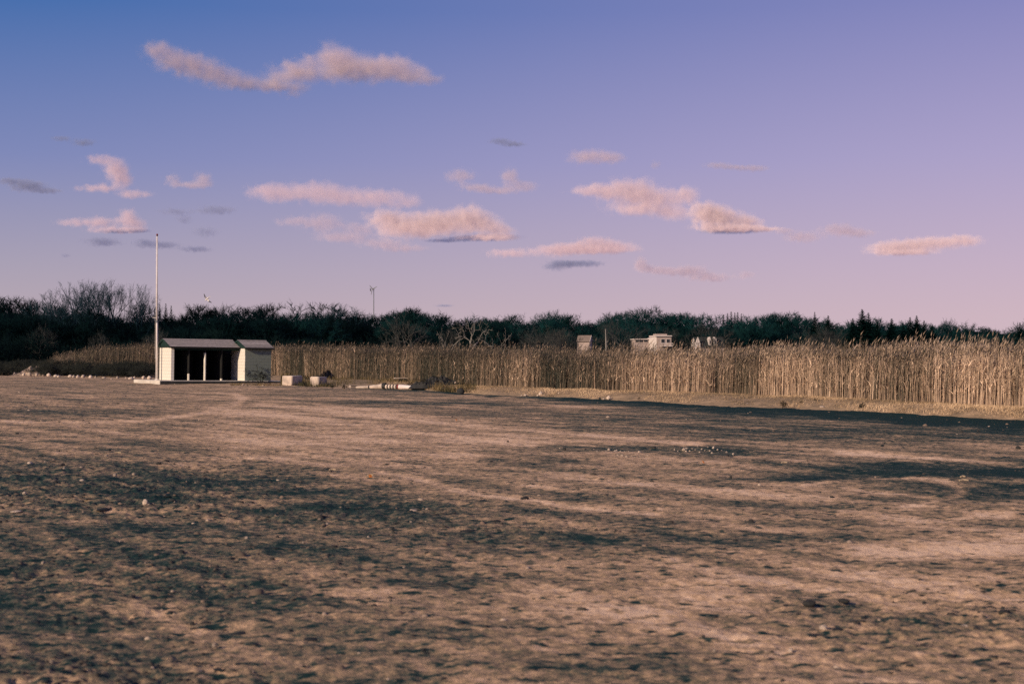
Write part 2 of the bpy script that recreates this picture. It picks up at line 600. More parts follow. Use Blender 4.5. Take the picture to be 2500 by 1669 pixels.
def math_node(op, a, b_=None, c_=None, clamp=False):
    m_ = N('ShaderNodeMath', operation=op, use_clamp=clamp)
    for i_, v_ in enumerate((a, b_, c_)):
        if v_ is None:
            continue
        if isinstance(v_, (int, float)):
            m_.inputs[i_].default_value = v_
        else:
            nt.links.new(v_, m_.inputs[i_])
    return m_.outputs[0]


def attr_node(nm):
    a_ = N('ShaderNodeAttribute')
    a_.attribute_name = nm
    return a_.outputs['Fac']


tcg = N('ShaderNodeTexCoord')
n_big = noise_node(0.16, 5, 0.6, (0.55, 1.0, 1.0))
n_mid = noise_node(1.1, 6, 0.7, (0.7, 1.0, 1.0), 11)
n_fin = noise_node(9.0, 8, 0.75, None, 23)
n_spk = noise_node(34.0, 3, 0.6, None, 31)
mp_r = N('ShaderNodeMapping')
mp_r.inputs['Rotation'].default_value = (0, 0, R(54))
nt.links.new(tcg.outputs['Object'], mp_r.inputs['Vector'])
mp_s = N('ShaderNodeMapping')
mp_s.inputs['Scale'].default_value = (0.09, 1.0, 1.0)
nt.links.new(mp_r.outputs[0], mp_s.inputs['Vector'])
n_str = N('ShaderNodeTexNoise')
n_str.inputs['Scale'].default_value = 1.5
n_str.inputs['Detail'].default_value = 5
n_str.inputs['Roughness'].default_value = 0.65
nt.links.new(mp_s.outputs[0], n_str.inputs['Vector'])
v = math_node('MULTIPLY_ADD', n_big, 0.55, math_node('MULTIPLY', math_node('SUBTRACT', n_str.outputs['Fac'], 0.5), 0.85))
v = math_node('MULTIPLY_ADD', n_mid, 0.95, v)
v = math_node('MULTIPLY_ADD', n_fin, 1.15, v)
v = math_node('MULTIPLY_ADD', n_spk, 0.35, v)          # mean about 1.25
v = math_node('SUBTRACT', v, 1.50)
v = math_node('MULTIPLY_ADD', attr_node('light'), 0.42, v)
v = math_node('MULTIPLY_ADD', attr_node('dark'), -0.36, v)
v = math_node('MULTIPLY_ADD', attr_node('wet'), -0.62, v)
v = math_node('MULTIPLY_ADD', attr_node('stony'), -0.06, v)
n_clod_shade = noise_node(7.5, 3, 0.55, (0.75, 1.0, 1.0), 47)
clod = N('ShaderNodeMapRange', interpolation_type='SMOOTHSTEP')
clod.inputs['From Min'].default_value = 0.53
clod.inputs['From Max'].default_value = 0.70
nt.links.new(n_clod_shade, clod.inputs['Value'])
v = math_node('MULTIPLY_ADD', clod.outputs[0], -0.42, v)  # dark clods, with shadow between the gravel painted in as mottling
v = math_node('MULTIPLY_ADD', v, 1.45, 0.54, clamp=True)
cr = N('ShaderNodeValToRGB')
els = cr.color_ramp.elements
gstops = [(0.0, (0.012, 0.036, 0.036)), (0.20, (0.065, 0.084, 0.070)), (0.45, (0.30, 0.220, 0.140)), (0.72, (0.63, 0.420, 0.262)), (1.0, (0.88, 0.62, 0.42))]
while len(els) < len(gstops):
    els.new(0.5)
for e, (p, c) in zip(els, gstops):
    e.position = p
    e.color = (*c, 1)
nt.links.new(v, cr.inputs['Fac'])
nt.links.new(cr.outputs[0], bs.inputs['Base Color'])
n_b = noise_node(42.0, 6, 0.7, None, 5)
bp = N('ShaderNodeBump')
bp.inputs['Distance'].default_value = 0.018
bp.inputs['Strength'].default_value = 0.8
nt.links.new(n_b, bp.inputs['Height'])
nt.links.new(bp.outputs[0], bs.inputs['Normal'])

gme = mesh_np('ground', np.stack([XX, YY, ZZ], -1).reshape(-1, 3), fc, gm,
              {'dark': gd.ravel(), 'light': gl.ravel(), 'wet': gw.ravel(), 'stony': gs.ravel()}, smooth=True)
tag(link('ground', gme), 'bare brown dirt and gravel lot with tyre tracks', kind='structure')

# wide country round about, just under the lot
tv = [(-7000, -2500, -0.36), (7000, -2500, -0.36), (7000, 9000, -0.36), (-7000, 9000, -0.36)]
tag(link('terrain', mesh_np('terrain', tv, [(0, 1, 2, 3)], M['marsh'])), 'flat marsh land around the lot', kind='structure')

# ------------------------------------------------------------------ bank between the lot and the reeds
NB = 260
tt = np.linspace(0, len(FOOT) - 1, NB)


def lerp_list(lst, t):
    i = min(int(t), len(lst) - 2)
    return lst[i].lerp(lst[i + 1], t - i)


bank_rows = []
prof = [(-0.10, -0.06), (0.0, 0.0), (0.12, 0.10), (0.3, 0.17), (0.5, 0.215), (0.75, 0.235), (1.0, BANK_H)]
bverts = []
for t in tt:
    f_, e_ = lerp_list(foot_w, t), lerp_list(edge_w, t)
    row = []
    for s, z in prof:
        p = Vector((f_.x + (e_.x - f_.x) * s, f_.y + (e_.y - f_.y) * s, z))
        row.append(p)
    dirv = Vector((e_.x * 0.25, e_.y, 0)).normalized()
    for k_ in (6, 18, 60, 170):
        row.append(Vector((e_.x, e_.y, BANK_H)) + dirv * k_)
    bverts.append(row)
bv = np.array([[tuple(p) for p in r] for r in bverts])
nzb = fbm(bv[..., 0] * 0.9, bv[..., 1] * 0.5, 21, 4) - 0.5
bv[:, 2:, 2] += nzb[:, 2:] * 0.14
bv[:, :4, 1] += ((fbm(bv[:, 0, 0] * 1.3, bv[:, 0, 1] * 0.3, 24, 4) - 0.5) * 1.5)[:, None] * np.array([1, 1, 0.8, 0.4])
ib = np.arange(bv.shape[0] * bv.shape[1]).reshape(bv.shape[:2])
bf = np.stack([ib[:-1, :-1], ib[1:, :-1], ib[1:, 1:], ib[:-1, 1:]], -1).reshape(-1, 4)
M['bank'] = material('dry_turf', (0.44, 0.310, 0.190), (0.20, 0.150, 0.095), 1.4, bump=0.05, bscale=6)
bank_me = mesh_np('bank', bv.reshape(-1, 3), bf[:, ::-1], M['bank'], smooth=True)
tag(link('bank', bank_me), 'low turf bank running along the lot below the reeds', kind='structure')


def bank_point(t, s):
    """t along the bank (list index), s across it: 0 foot, 1 reed edge, >1 metres/… behind"""
    f_, e_ = lerp_list(foot_w, t), lerp_list(edge_w, t)
    x = f_.x + (e_.x - f_.x) * s
    y = f_.y + (e_.y - f_.y) * s
    z = float(np.interp(s, [p[0] for p in prof], [p[1] for p in prof]))
    return x, y, z


# ------------------------------------------------------------------ blades, reeds (vectorised)
def blades(P, H, W, lean, vary, yaw=None, segs=2):
    """curved grass blades: P (n,3) roots, H heights, W widths, lean metres (n,2)"""
    n = len(P)
    yaw = rng.random(n) * math.pi if yaw is None else yaw
    wx, wy = np.cos(yaw) * W / 2, np.sin(yaw) * W / 2
    V = []
    for i in range(segs):
        t = i / segs
        c = P + np.stack([lean[:, 0] * t * t, lean[:, 1] * t * t, H * t], -1)
        k_ = 1 - 0.55 * t
        V.append(c + np.stack([wx * k_, wy * k_, 0 * wx], -1))
        V.append(c - np.stack([wx * k_, wy * k_, 0 * wx], -1))
    V.append(P + np.stack([lean[:, 0], lean[:, 1], H], -1))
    V = np.stack(V, 1)
    nv = V.shape[1]
    base = np.arange(n)[:, None] * nv
    F = []
    for i in range(segs - 1):
        a = 2 * i
        F += [base + np.array([[a, a + 1, a + 3]]), base + np.array([[a, a + 3, a + 2]])]
    a = 2 * (segs - 1)
    F.append(base + np.array([[a, a + 1, a + 2]]))
    return V.reshape(-1, 3), np.concatenate(F), np.repeat(vary, nv)


def merge(parts):
    V, F, A, off = [], [], [], 0
    for v_, f_, a_ in parts:
        V.append(v_)
        F.append(f_ + off)
        A.append(a_)
        off += len(v_)
    return np.concatenate(V), np.concatenate(F), np.concatenate(A)


def reed_bed(name, P, H, vary, label, leaves=3, wid=1.0):
    n = len(P)
    lean = rng.normal(0, 0.055, (n, 2)) * H[:, None] + np.array([0.10, 0.02])
    # stems: three-sided tapered canes, two segments
    parts = []
    ang = rng.random(n) * 6.28
    r0 = (0.0052 + 0.004 * rng.random(n)) * wid
    V = []
    for t, k_ in ((0, 1.0), (0.55, 0.85), (0.97, 0.5)):
        c = P + np.stack([lean[:, 0] * t * t, lean[:, 1] * t * t, H * t], -1)
        for j in range(3):
            a = ang + j * 2.0944
            V.append(c + np.stack([np.cos(a) * r0 * k_, np.sin(a) * r0 * k_, 0 * a], -1))
    V = np.stack(V, 1)
    base = np.arange(n)[:, None] * 9
    F = []
    for s in range(2):
        for j in range(3):
            a, b_ = s * 3 + j, s * 3 + (j + 1) % 3
            F += [base + np.array([[a, b_, b_ + 3]]), base + np.array([[a, b_ + 3, a + 3]])]
    parts.append((V.reshape(-1, 3), np.concatenate(F), np.repeat(vary, 9)))
    # leaves: bent blades leaving the cane at different heights
    for li in range(leaves):
        t = 0.2 + 0.65 * rng.random(n)
        root = P + np.stack([lean[:, 0] * t * t, lean[:, 1] * t * t, H * t], -1)
        a = rng.random(n) * 6.28
        out = (0.12 + 0.22 * rng.random(n))
        up = 0.10 + 0.30 * rng.random(n) - 0.12 * (rng.random(n) < 0.3)
        lv = np.stack([np.cos(a) * out + 0.05, np.sin(a) * out], -1)
        parts.append(blades(root, up, (0.018 + 0.016 * rng.random(n)) * wid, lv, np.clip(vary + rng.normal(0, 0.14, n), 0, 1), segs=2))
    Vm, Fm, Am = merge(parts)
    me = mesh_np(name, Vm, Fm, M['reed'], {'vary': Am})
    o = tag(link(name, me), label, 'reeds', kind='stuff')
    # plumes: drooping spindles of three fins
    tip = P + np.stack([lean[:, 0] * 0.94, lean[:, 1] * 0.94, H * 0.97], -1)
    has = rng.random(n) < 0.8
    tip, ln, hh = tip[has], lean[has], H[has]
    m_ = len(tip)
    L = 0.17 + 0.17 * rng.random(m_)
    w_ = (0.010 + 0.012 * rng.random(m_)) * wid
    dirx = ln[:, 0] / hh * 2.0 + 0.18 + rng.normal(0, 0.1, m_)
    diry = ln[:, 1] / hh * 2.0 + rng.normal(0, 0.12, m_)
    d = np.stack([dirx, diry, np.ones(m_)], -1)
    d /= np.linalg.norm(d, axis=1)[:, None]
    V = [tip]
    a0 = rng.random(m_) * 6.28
    for j in range(3):
        a = a0 + j * 2.0944
        V.append(tip + d * (L * 0.38)[:, None] + np.stack([np.cos(a) * w_, np.sin(a) * w_, 0 * a], -1))
    V.append(tip + d * L[:, None] + np.stack([0.05 * rng.random(m_), 0 * L, -0.03 * rng.random(m_)], -1))
    V = np.stack(V, 1)
    base = np.arange(m_)[:, None] * 5
    F = []
    for j in range(3):
        a, b_ = 1 + j, 1 + (j + 1) % 3
        F += [base + np.array([[0, b_, a]]), base + np.array([[a, b_, 4]])]
    pv = np.clip(vary[has] + rng.normal(-0.05, 0.2, m_), 0, 1)
    pm = mesh_np('plumes', V.reshape(-1, 3), np.concatenate(F), M['plume'], {'vary': np.repeat(pv, 5)})
    tag(link('plumes', pm, o), kind='stuff')
    return o


def reed_roots(n, t0, t1, d0, d1, power=1.6):
    P = np.zeros((n, 3))
    cum = [0]
    e = edge_w
    for a, b_ in zip(e, e[1:]):
        cum.append(cum[-1] + (b_ - a).length)
    c0, c1 = np.interp([t0, t1], range(len(e)), cum)
    s = rng.uniform(c0, c1, n)
    t = np.interp(s, cum, range(len(e)))
    dep = d0 + (d1 - d0) * rng.random(n) ** power
    ex = np.interp(t, range(len(e)), [p.x for p in e])
    ey = np.interp(t, range(len(e)), [p.y for p in e])
    ln = np.hypot(ex * 0.25, ey)
    P[:, 0] = ex + ex * 0.25 / ln * dep
    P[:, 1] = ey + ey / ln * dep
    P[:, 1] += (fbm(P[:, 0] * 0.5, P[:, 1] * 0 + 3.0, 41, 3) - 0.5) * 1.2
    P[:, 2] = BANK_H - 0.05
    return P


P = reed_roots(30000, 0.6, 13.4, 0.0, 9.0, 1.5)
clump = fbm(P[:, 0] * 0.55, P[:, 1] * 0.3, 51, 3)
Hh = 1.36 + 0.26 * rng.random(len(P)) + 0.55 * (clump - 0.5) + np.clip((P[:, 1] - 46) * 0.0085, -0.05, 0.5) + np.minimum(rng.exponential(0.13, len(P)), 0.6)
Hh += np.interp(project(P[:, 0], P[:, 1], P[:, 2])[0], [660, 1000, 1250, 1600, 1850, 2100, 2500], [-0.22, -0.28, -0.28, -0.34, -0.22, -0.05, 0.06])
vr = np.clip(0.60 + 0.8 * (clump - 0.5) + rng.normal(0, 0.22, len(P)) - np.clip((P[:, 1] - 46) * 0.0115, -0.04, 0.36), 0, 1)
reed_bed('reed_bed', P, Hh, vr, 'wide bed of tall dry tan reeds along the bank')

P = reed_roots(8500, 0.6, 14.0, 8.0, 46.0, 1.2)
clump = fbm(P[:, 0] * 0.2, P[:, 1] * 0.1, 52, 3)
Hh = 1.50 + 0.25 * rng.random(len(P)) + 0.5 * (clump - 0.5) + np.clip((P[:, 1] - 50) * 0.0075, 0, 0.5) + np.minimum(rng.exponential(0.16, len(P)), 0.7)
Hh += np.interp(project(P[:, 0], P[:, 1], P[:, 2])[0], [660, 1000, 1250, 1600, 1850, 2100, 2500], [-0.22, -0.28, -0.28, -0.34, -0.22, -0.05, 0.06])
vr = np.clip(0.36 + 0.6 * (clump - 0.5) + rng.normal(0, 0.18, len(P)), 0, 1)
reed_bed('reed_bed', P, Hh, vr, 'sparser olive brown reed tops rising behind the tan reeds', leaves=2, wid=1.3)

# reeds left of the shed, farther off
n = 5200
pxs = 110 + 320 * rng.beta(1.7, 1.1, n)
Yd = rng.uniform(131, 150, n)
P = np.stack([(pxs - 1250) / FPX * Yd, Yd, np.full(n, 0.1)], -1)
cl = fbm(P[:, 0] * 0.3, P[:, 1] * 0.2, 53, 3)
Hh = (0.9 + 1.1 * np.clip((pxs - 110) / 150, 0, 1)) + 0.3 * rng.random(n) + 0.8 * (cl - 0.5) + np.minimum(rng.exponential(0.15, n), 0.6)
reed_bed('reed_bed', P, Hh, np.clip(0.20 + 0.7 * (cl - 0.5) + rng.normal(0, 0.13, n), 0, 1),
         'olive brown reeds beyond the boulders left of the shed', leaves=2, wid=1.8)

# dry turf on the bank
n = 34000
t = rng.uniform(0.6, 10.5, n)
s = rng.uniform(0.02, 1.05, n)
P = np.array([bank_point(a, b_) for a, b_ in zip(t, s)])
nn = fbm(P[:, 0] * 0.9, P[:, 1] * 0.5, 21, 4) - 0.5
P[:, 2] += nn * 0.14 - 0.02
cl = fbm(P[:, 0] * 0.6, P[:, 1] * 0.4, 61, 3)
V, F, A = blades(P, (0.03 + 0.06 * rng.random(n)) * (0.6 + cl), 0.010 + 0.010 * rng.random(n), rng.normal(0.02, 0.05, (n, 2)),
                 np.clip(1.5 * (cl - 0.5) + 0.45 + rng.normal(0, 0.2, n), 0, 1), segs=2)
tag(link('dry_grass', mesh_np('dry_grass', V, F, M['dry_grass'], {'vary': A})), 'short dry grass covering the bank', 'grass', kind='stuff')

# rough olive grass and litter between the shed and the bank
n = 15000
px_ = rng.uniform(686, 1160, n)
fr = rng.random(n)
top_ = np.interp(px_, [655, 760, 900, 1010, 1080, 1160], [918, 918, 922, 924, 930, 940])
bot_ = np.interp(px_, [655, 760, 900, 1010, 1080, 1160], [936, 944, 943, 947, 955, 958])
zz = 0.02 + 0.2 * (1 - fr)
py_ = top_ + (bot_ - top_) * fr
G = np.array([tuple(gp(a, b_, c_)) for a, b_, c_ in zip(px_, py_, zz)])
cl = fbm(G[:, 0] * 0.8, G[:, 1] * 0.35, 63, 3)
V, F, A = blades(G - np.array([0, 0, 0.03]), (0.10 + 0.32 * rng.random(n) ** 2) * (0.25 + 1.5 * cl), 0.02 + 0.02 * rng.random(n),
                 rng.normal(0.03, 0.10, (n, 2)), np.clip(1.3 * (cl - 0.5) + 0.35 + rng.normal(0, 0.2, n), 0, 1), segs=2)
tag(link('rough_grass', mesh_np('rough_grass', V, F, M['olive_grass'], {'vary': A})), 'olive rough grass between the shed and the reeds', 'grass', kind='stuff')


n = 1500
px_ = rng.uniform(560, 700, n)
G = np.array([tuple(gp(a, b_, 0.0)) for a, b_ in zip(px_, 939 + rng.normal(0, 1.2, n) + (px_ - 600) * 0.01)])
cl = fbm(G[:, 0] * 1.6, G[:, 1] * 0.8, 67, 3)
V, F, A = blades(G, (0.02 + 0.12 * rng.random(n) ** 2) * np.clip(cl * 3 - 0.9, 0.1, 2), 0.02 + 0.02 * rng.random(n), rng.normal(0.02, 0.06, (n, 2)),
                 np.clip(cl + rng.normal(0, 0.25, n), 0, 1), segs=2)
tag(link('dry_weeds', mesh_np('dry_weeds', V, F, M['olive_grass'], {'vary': A})), 'low straggling dry weeds along the front of the slab', 'weeds', kind='stuff')


# ------------------------------------------------------------------ woody plants
def grow(seed, height, spread=0.5, trunks=1, fork=0.28, levels=5, kids=(2, 3), ang=(16, 36), ratio=(0.66, 0.86), twigs=3,
         r0=None, twig_len=0.10, twig_r=0.010, droop=0.0, up=0.25, crook=0.10, lim=None):
    """bare woody skeleton -> (limb verts/faces, twig verts/faces); unit: metres"""
    rd = random.Random(seed)
    limbs, tw = [], []
    r0 = r0 or height * 0.018
    stack = []
    for k in range(trunks):
        a = rd.random() * 6.28
        tilt = 0.04 if trunks == 1 else R(rd.uniform(8, 32))
        d = Vector((math.cos(a) * math.sin(tilt), math.sin(a) * math.sin(tilt), math.cos(tilt)))
        off = Vector((math.cos(a), math.sin(a), 0)) * (0 if trunks == 1 else height * 0.02)
        stack.append((off + Vector((0, 0, -0.15)), d, height * fork * rd.uniform(0.85, 1.15), r0 * (1 if trunks == 1 else 0.65), 0))
    while stack:
        p, d, L, r, lev = stack.pop()
        nseg = 3 if lev < 2 else 2
        q = p.copy()
        pts, rad = [q.copy()], [r]
        dd = d.copy()
        for s_ in range(nseg):
            dd = (dd + Vector((rd.gauss(0, crook), rd.gauss(0, crook), rd.gauss(0, crook * 0.6) + up * 0.12 - droop * 0.1))).normalized()
            q = q + dd * (L / nseg)
            pts.append(q.copy())
            rad.append(r * (1 - 0.32 * (s_ + 1) / nseg))
        limbs.append((pts, rad, 5 if lev < 1 else (4 if lev < 2 else 3)))
        if lev >= 2:
            for _ in range(twigs if lev < levels else twigs + 2):
                f = rd.random()
                b_ = pts[0].lerp(pts[-1], f)
                rv = Vector((rd.gauss(0, 1), rd.gauss(0, 1), rd.gauss(0.25, 0.8))).normalized()
                td = (dd * 0.8 + rv * 0.9).normalized()
                tw.append((b_, td, height * twig_len * rd.uniform(0.5, 1.15)))
        if lev < levels:
            nk = rd.randint(*kids) + (1 if lev == 0 else 0)
            a0 = rd.random() * 6.28
            for k in range(nk):
                a = a0 + k * 6.283 / nk + rd.uniform(-0.5, 0.5)
                an = R(rd.uniform(*ang)) * (1.0 + spread * (0.8 if lev < 2 else 0.3))
                o1 = dd.orthogonal().normalized()
                o2 = dd.cross(o1)
                nd = (dd * math.cos(an) + (o1 * math.cos(a) + o2 * math.sin(a)) * math.sin(an))
                nd = (nd + Vector((0, 0, up * 0.25 - droop * 0.2))).normalized()
                start = q if (k == 0 or rd.random() < 0.6) else pts[-2].lerp(q, rd.random())
                stack.append((start, nd, L * rd.uniform(*ratio), r * 0.62 * rd.uniform(0.85, 1.1), lev + 1))
    V, F = [], []
    for pts, rad, k in limbs:
        base = len(V)
        for i, p in enumerate(pts):
            t = (pts[min(i + 1, len(pts) - 1)] - pts[max(i - 1, 0)]).normalized()
            u = t.orthogonal().normalized()
            w = t.cross(u)
            for j in range(k):
                an = 6.2832 * j / k
                V.append(p + (u * math.cos(an) + w * math.sin(an)) * rad[i])
        for i in range(len(pts) - 1):
            for j in range(k):
                a, b_ = base + i * k + j, base + i * k + (j + 1) % k
                F.append((a, b_, b_ + k))
                F.append((a, b_ + k, a + k))
    V2, F2 = [], []
    for b_, td, L in tw:
        base = len(V2)
        u = td.orthogonal().normalized()
        w = td.cross(u)
        rr = twig_r
        mid = b_ + td * L * 0.5
        for j in range(3):
            an = 2.0944 * j
            V2.append(b_ + (u * math.cos(an) + w * math.sin(an)) * rr)
        tip = b_ + td * L + Vector((0, 0, L * 0.12))
        V2.append(tip)
        for j in range(3):
            F2.append((base + j, base + (j + 1) % 3, base + 3))
        # one side twig
        sd = (td + w * rd.uniform(-0.9, 0.9) + u * rd.uniform(-0.9, 0.9)).normalized()
        base = len(V2)
        V2 += [mid + u * rr * 0.7, mid - u * rr * 0.7, mid + w * rr * 0.7, mid + sd * L * 0.5]
        F2 += [(base, base + 1, base + 3), (base + 1, base + 2, base + 3), (base + 2, base, base + 3)]
    return (np.array([tuple(v_) for v_ in V]), np.array(F)), (np.array([tuple(v_) for v_ in V2]), np.array(F2))


def norm_height(res, height):
    (v1, f1), (v2, f2) = res
    k = height / max(v1[:, 2].max(), np.percentile(v2[:, 2], 99.5))
    return (v1 * k, f1), (v2 * k, f2)


TREES = []
specs = [dict(spread=0.55, levels=6, ang=(15, 34), kids=(2, 3), up=0.30), dict(spread=0.75, levels=6, ang=(18, 38), up=0.2),
         dict(spread=0.35, levels=6, ang=(13, 28), up=0.4), dict(spread=0.9, levels=6, ang=(20, 40), up=0.15, crook=0.14),
         dict(spread=0.6, trunks=3, levels=5, ang=(14, 32), up=0.3, fork=0.3), dict(spread=0.5, trunks=4, levels=5, ang=(16, 36), up=0.25, fork=0.28)]
for i, sp in enumerate(specs):
    lv = sp.pop('levels')
    (v1, f1), (v2, f2) = norm_height(grow(100 + i, 10.0, levels=lv - 1, twigs=7, twig_len=0.085, twig_r=0.025, r0=0.15, **sp), 10.0)
    TREES.append((mesh_np('trunk', v1, f1, M['bark']), mesh_np('crown', v2, f2, M['twig']), max(np.percentile(np.abs(v2[:, 0]), 95), 1.0), len(f1) + len(f2)))
FAR = []  # paler copies; the distant wood's lift in tone is put into their colour
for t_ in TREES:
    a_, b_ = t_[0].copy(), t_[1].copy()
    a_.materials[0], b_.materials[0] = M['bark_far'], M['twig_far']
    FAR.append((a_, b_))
print('tree tris', [t_[3] for t_ in TREES])


def conifer(seed, h=10.0, w=2.3, n=120):
    rd = random.Random(seed)
    mb = MB()
    mb.tube([(0, 0, -0.2), (0, 0, h * 0.5), (0, 0, h * 0.98)], [0.16, 0.09, 0.02], 6)
    tr = mb.mesh('trunk', M['bark'])
    V, F = [], []
    for i in range(n):
        f = (i + rd.random()) / n
        z = h * (0.06 + 0.93 * f)
        L = w * (1 - f) ** 0.95 * rd.uniform(0.55, 1.15) + 0.06
        a = i * 2.39996 + rd.uniform(-0.3, 0.3)
        dr = -0.35 + 1.3 * f * f + rd.uniform(-0.15, 0.15)
        ax = Vector((math.cos(a), math.sin(a), dr)).normalized()
        side = Vector((-math.sin(a), math.cos(a), 0))
        m_ = max(6, int(L * 16))
        for j in range(m_):
            s_ = (j + 0.6) / m_
            c = Vector((0, 0, z)) + ax * L * s_
            for sg in (-1, 1, 0):
                l2 = (0.36 * (1 - s_) + 0.14) * (0.30 + 0.7 * min(1, 2.2 * (1 - f))) * rd.uniform(0.7, 1.2) * (0.6 + 0.4 * w / 2.3)
                d = (side * sg * 0.9 + ax * 0.7 + Vector((0, 0, rd.uniform(-0.9, 0.6)))).normalized()
                wv = Vector((rd.gauss(0, 1), rd.gauss(0, 1), rd.gauss(0, 1))).cross(d).normalized() * l2 * 0.13
                b_ = len(V)
                V += [c - wv, c + wv, c + d * l2]
                F.append((b_, b_ + 1, b_ + 2))
    cr_ = mesh_np('crown', np.array([tuple(v_) for v_ in V]), np.array(F), M['needles'])
    return tr, cr_


CONS = [conifer(5, w=3.4, n=130), conifer(6, w=4.2, n=150), conifer(7, w=2.6, n=110)]


def put_tree(name, meshes, loc, h, rz, label, cat='tree', group=None, wide=1.0):
    o = empty(name, loc, rz, (h / 10 * wide, h / 10 * wide, h / 10))
    link('trunk', meshes[0], o)
    link('crown', meshes[1], o)
    return tag(o, label, cat, group)


SKY = [(-500, 728), (-100, 726), (0, 722), (20, 722), (45, 738), (80, 727), (125, 727), (145, 738), (190, 738), (330, 748), (420, 748), (460, 746),
       (510, 741), (560, 749), (610, 743), (650, 746), (720, 738), (760, 736), (800, 740), (830, 745), (870, 742), (890, 763), (915, 766),
       (940, 755), (1000, 750), (1030, 748), (1060, 763), (1100, 762), (1140, 769), (1180, 767), (1250, 768), (1300, 770), (1400, 770),
       (1450, 768), (1520, 760), (1580, 753), (1600, 758), (1640, 763), (1690, 760), (1720, 760), (1750, 766), (1850, 769), (1900, 769),
       (1960, 762), (2000, 768), (2040, 780), (2100, 779), (2150, 777), (2200, 784), (2300, 788), (2350, 787), (2400, 785), (2450, 786), (2500, 790), (3000, 792)]
sx, sy = [p[0] for p in SKY], [p[1] for p in SKY]


def wood_Y(px):
    return float(np.interp(px, [-400, 0, 600, 1250, 1700, 2100, 2500, 3000], [195, 205, 225, 290, 360, 430, 470, 500]))


rd = random.Random(99)
ntree = 0
PLACE = [(150, 'at the far left of the wood'), (360, 'below the tall skyline trees'), (680, 'behind the shed'), (1000, 'below the wind turbine'),
         (1330, 'behind the bleached dead trees'), (1680, 'behind the flat roofed house'), (2030, 'behind the dormered house'), (9999, 'around the big conifers')]
for row in range(5):
    px = -430.0 + rd.uniform(0, 30)
    while px < 2880:
        Y = wood_Y(px) + row * 13 + rd.uniform(-5, 5)
        top = float(np.interp(px, sx, sy)) + (0 if row == 2 else rd.uniform(2, 22)) + rd.uniform(-2.5, 3.0)
        if row < 2:
            top += rd.uniform(8, 34)
        if 195 < px < 330:
            top += 10
        h = at(px, top, Y).z
        k = rd.randrange(len(TREES))
        wide = rd.uniform(1.0, 1.45)
        if h > 2.5:
            where = next(w_ for lim_, w_ in PLACE if px < lim_)
            depth = 'front row dark bare tree ' if row < 2 else 'dark bare skyline tree '
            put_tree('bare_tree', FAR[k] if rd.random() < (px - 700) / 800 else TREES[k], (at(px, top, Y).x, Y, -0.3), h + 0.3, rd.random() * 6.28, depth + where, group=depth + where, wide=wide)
            ntree += 1
        wpx = TREES[k][2] * h / 10 * wide * FPX / Y
        px += max(26, wpx * rd.uniform(0.75, 1.2))
print('wood trees', ntree)

# named trees that stand out
OPEN = []
for i, sp in enumerate([dict(spread=0.25, ang=(12, 26), up=0.55, fork=0.30), dict(spread=0.4, ang=(14, 30), up=0.45, fork=0.26), dict(spread=0.35, ang=(12, 28), up=0.5, trunks=2, fork=0.30)]):
    (v1, f1), (v2, f2) = norm_height(grow(400 + i, 10.0, levels=5, kids=(2, 3), twigs=2, twig_len=0.07, twig_r=0.012, r0=0.17, crook=0.09, **sp), 10.0)
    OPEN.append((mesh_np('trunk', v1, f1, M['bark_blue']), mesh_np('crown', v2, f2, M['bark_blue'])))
special = [
    (165, 710, 214, OPEN[1], 1.0, 'bare tree with pointed crown, left of the tall pair on the skyline'),
    (190, 722, 214, OPEN[1], 0.9, 'small bare tree just left of the tall skyline trees'),
    (228, 688, 222, OPEN[0], 0.9, 'tall slender bare tree, leftmost of the tall skyline trees'),
    (256, 684, 226, OPEN[2], 0.75, 'tall bare tree in the middle of the tall skyline trees'),
    (284, 685, 224, OPEN[1], 0.75, 'tall open bare tree, third of the tall skyline trees'),
    (305, 690, 230, OPEN[2], 0.85, 'tall leaning bare tree, rightmost of the tall skyline trees'),
    (325, 724, 228, OPEN[1], 0.9, 'low bare tree at the right foot of the tall skyline trees'),
    (1360, 751, 372, FAR[5], 1.0, 'lone round bare tree standing above the middle of the skyline'),
    (868, 742, 262, OPEN[1], 1.2, 'pale open bare tree left of the wind turbine on the skyline'),
    (1580, 750, 420, FAR[1], 1.0, 'domed bare tree above the flat roofed house on the skyline'),
    (2330, 775, 520, OPEN[0], 0.6, 'thin bare tree poking up from the far right skyline'),
]
for (px, top, Y, tm, wide, lab) in special:
    p = at(px, top, Y)
    put_tree('bare_tree', tm, (p.x, Y, -0.3), p.z + 0.3, rd.random() * 6.28, lab, wide=wide)

# bleached and pale trees in front of the wood
PALE = []
for i, (sp, hgt) in enumerate([(dict(spread=0.8, levels=4, kids=(2, 2), ang=(22, 48), crook=0.22, up=0.15, twigs=1, fork=0.3), 10),
                               (dict(spread=0.9, levels=4, kids=(2, 2), ang=(25, 52), crook=0.25, up=0.05, twigs=1, trunks=2, fork=0.3), 10),
                               (dict(spread=0.9, levels=5, kids=(2, 3), ang=(15, 36), crook=0.12, up=0.2, twigs=3, trunks=5, fork=0.32), 10),
                               (dict(spread=0.7, levels=5, kids=(2, 3), ang=(18, 40), crook=0.14, up=0.25, twigs=2, trunks=2, fork=0.3), 10)]):
    (v1, f1), (v2, f2) = norm_height(grow(300 + i, 10.0, twig_len=0.08, twig_r=0.014, r0=0.20, **sp), 10.0)
    PALE.append((mesh_np('trunk', v1, f1, M['bark_pale'] if i < 2 else M['bark_grey']), mesh_np('crown', v2, f2, M['bark_pale'] if i < 2 else M['twig_grey'])))
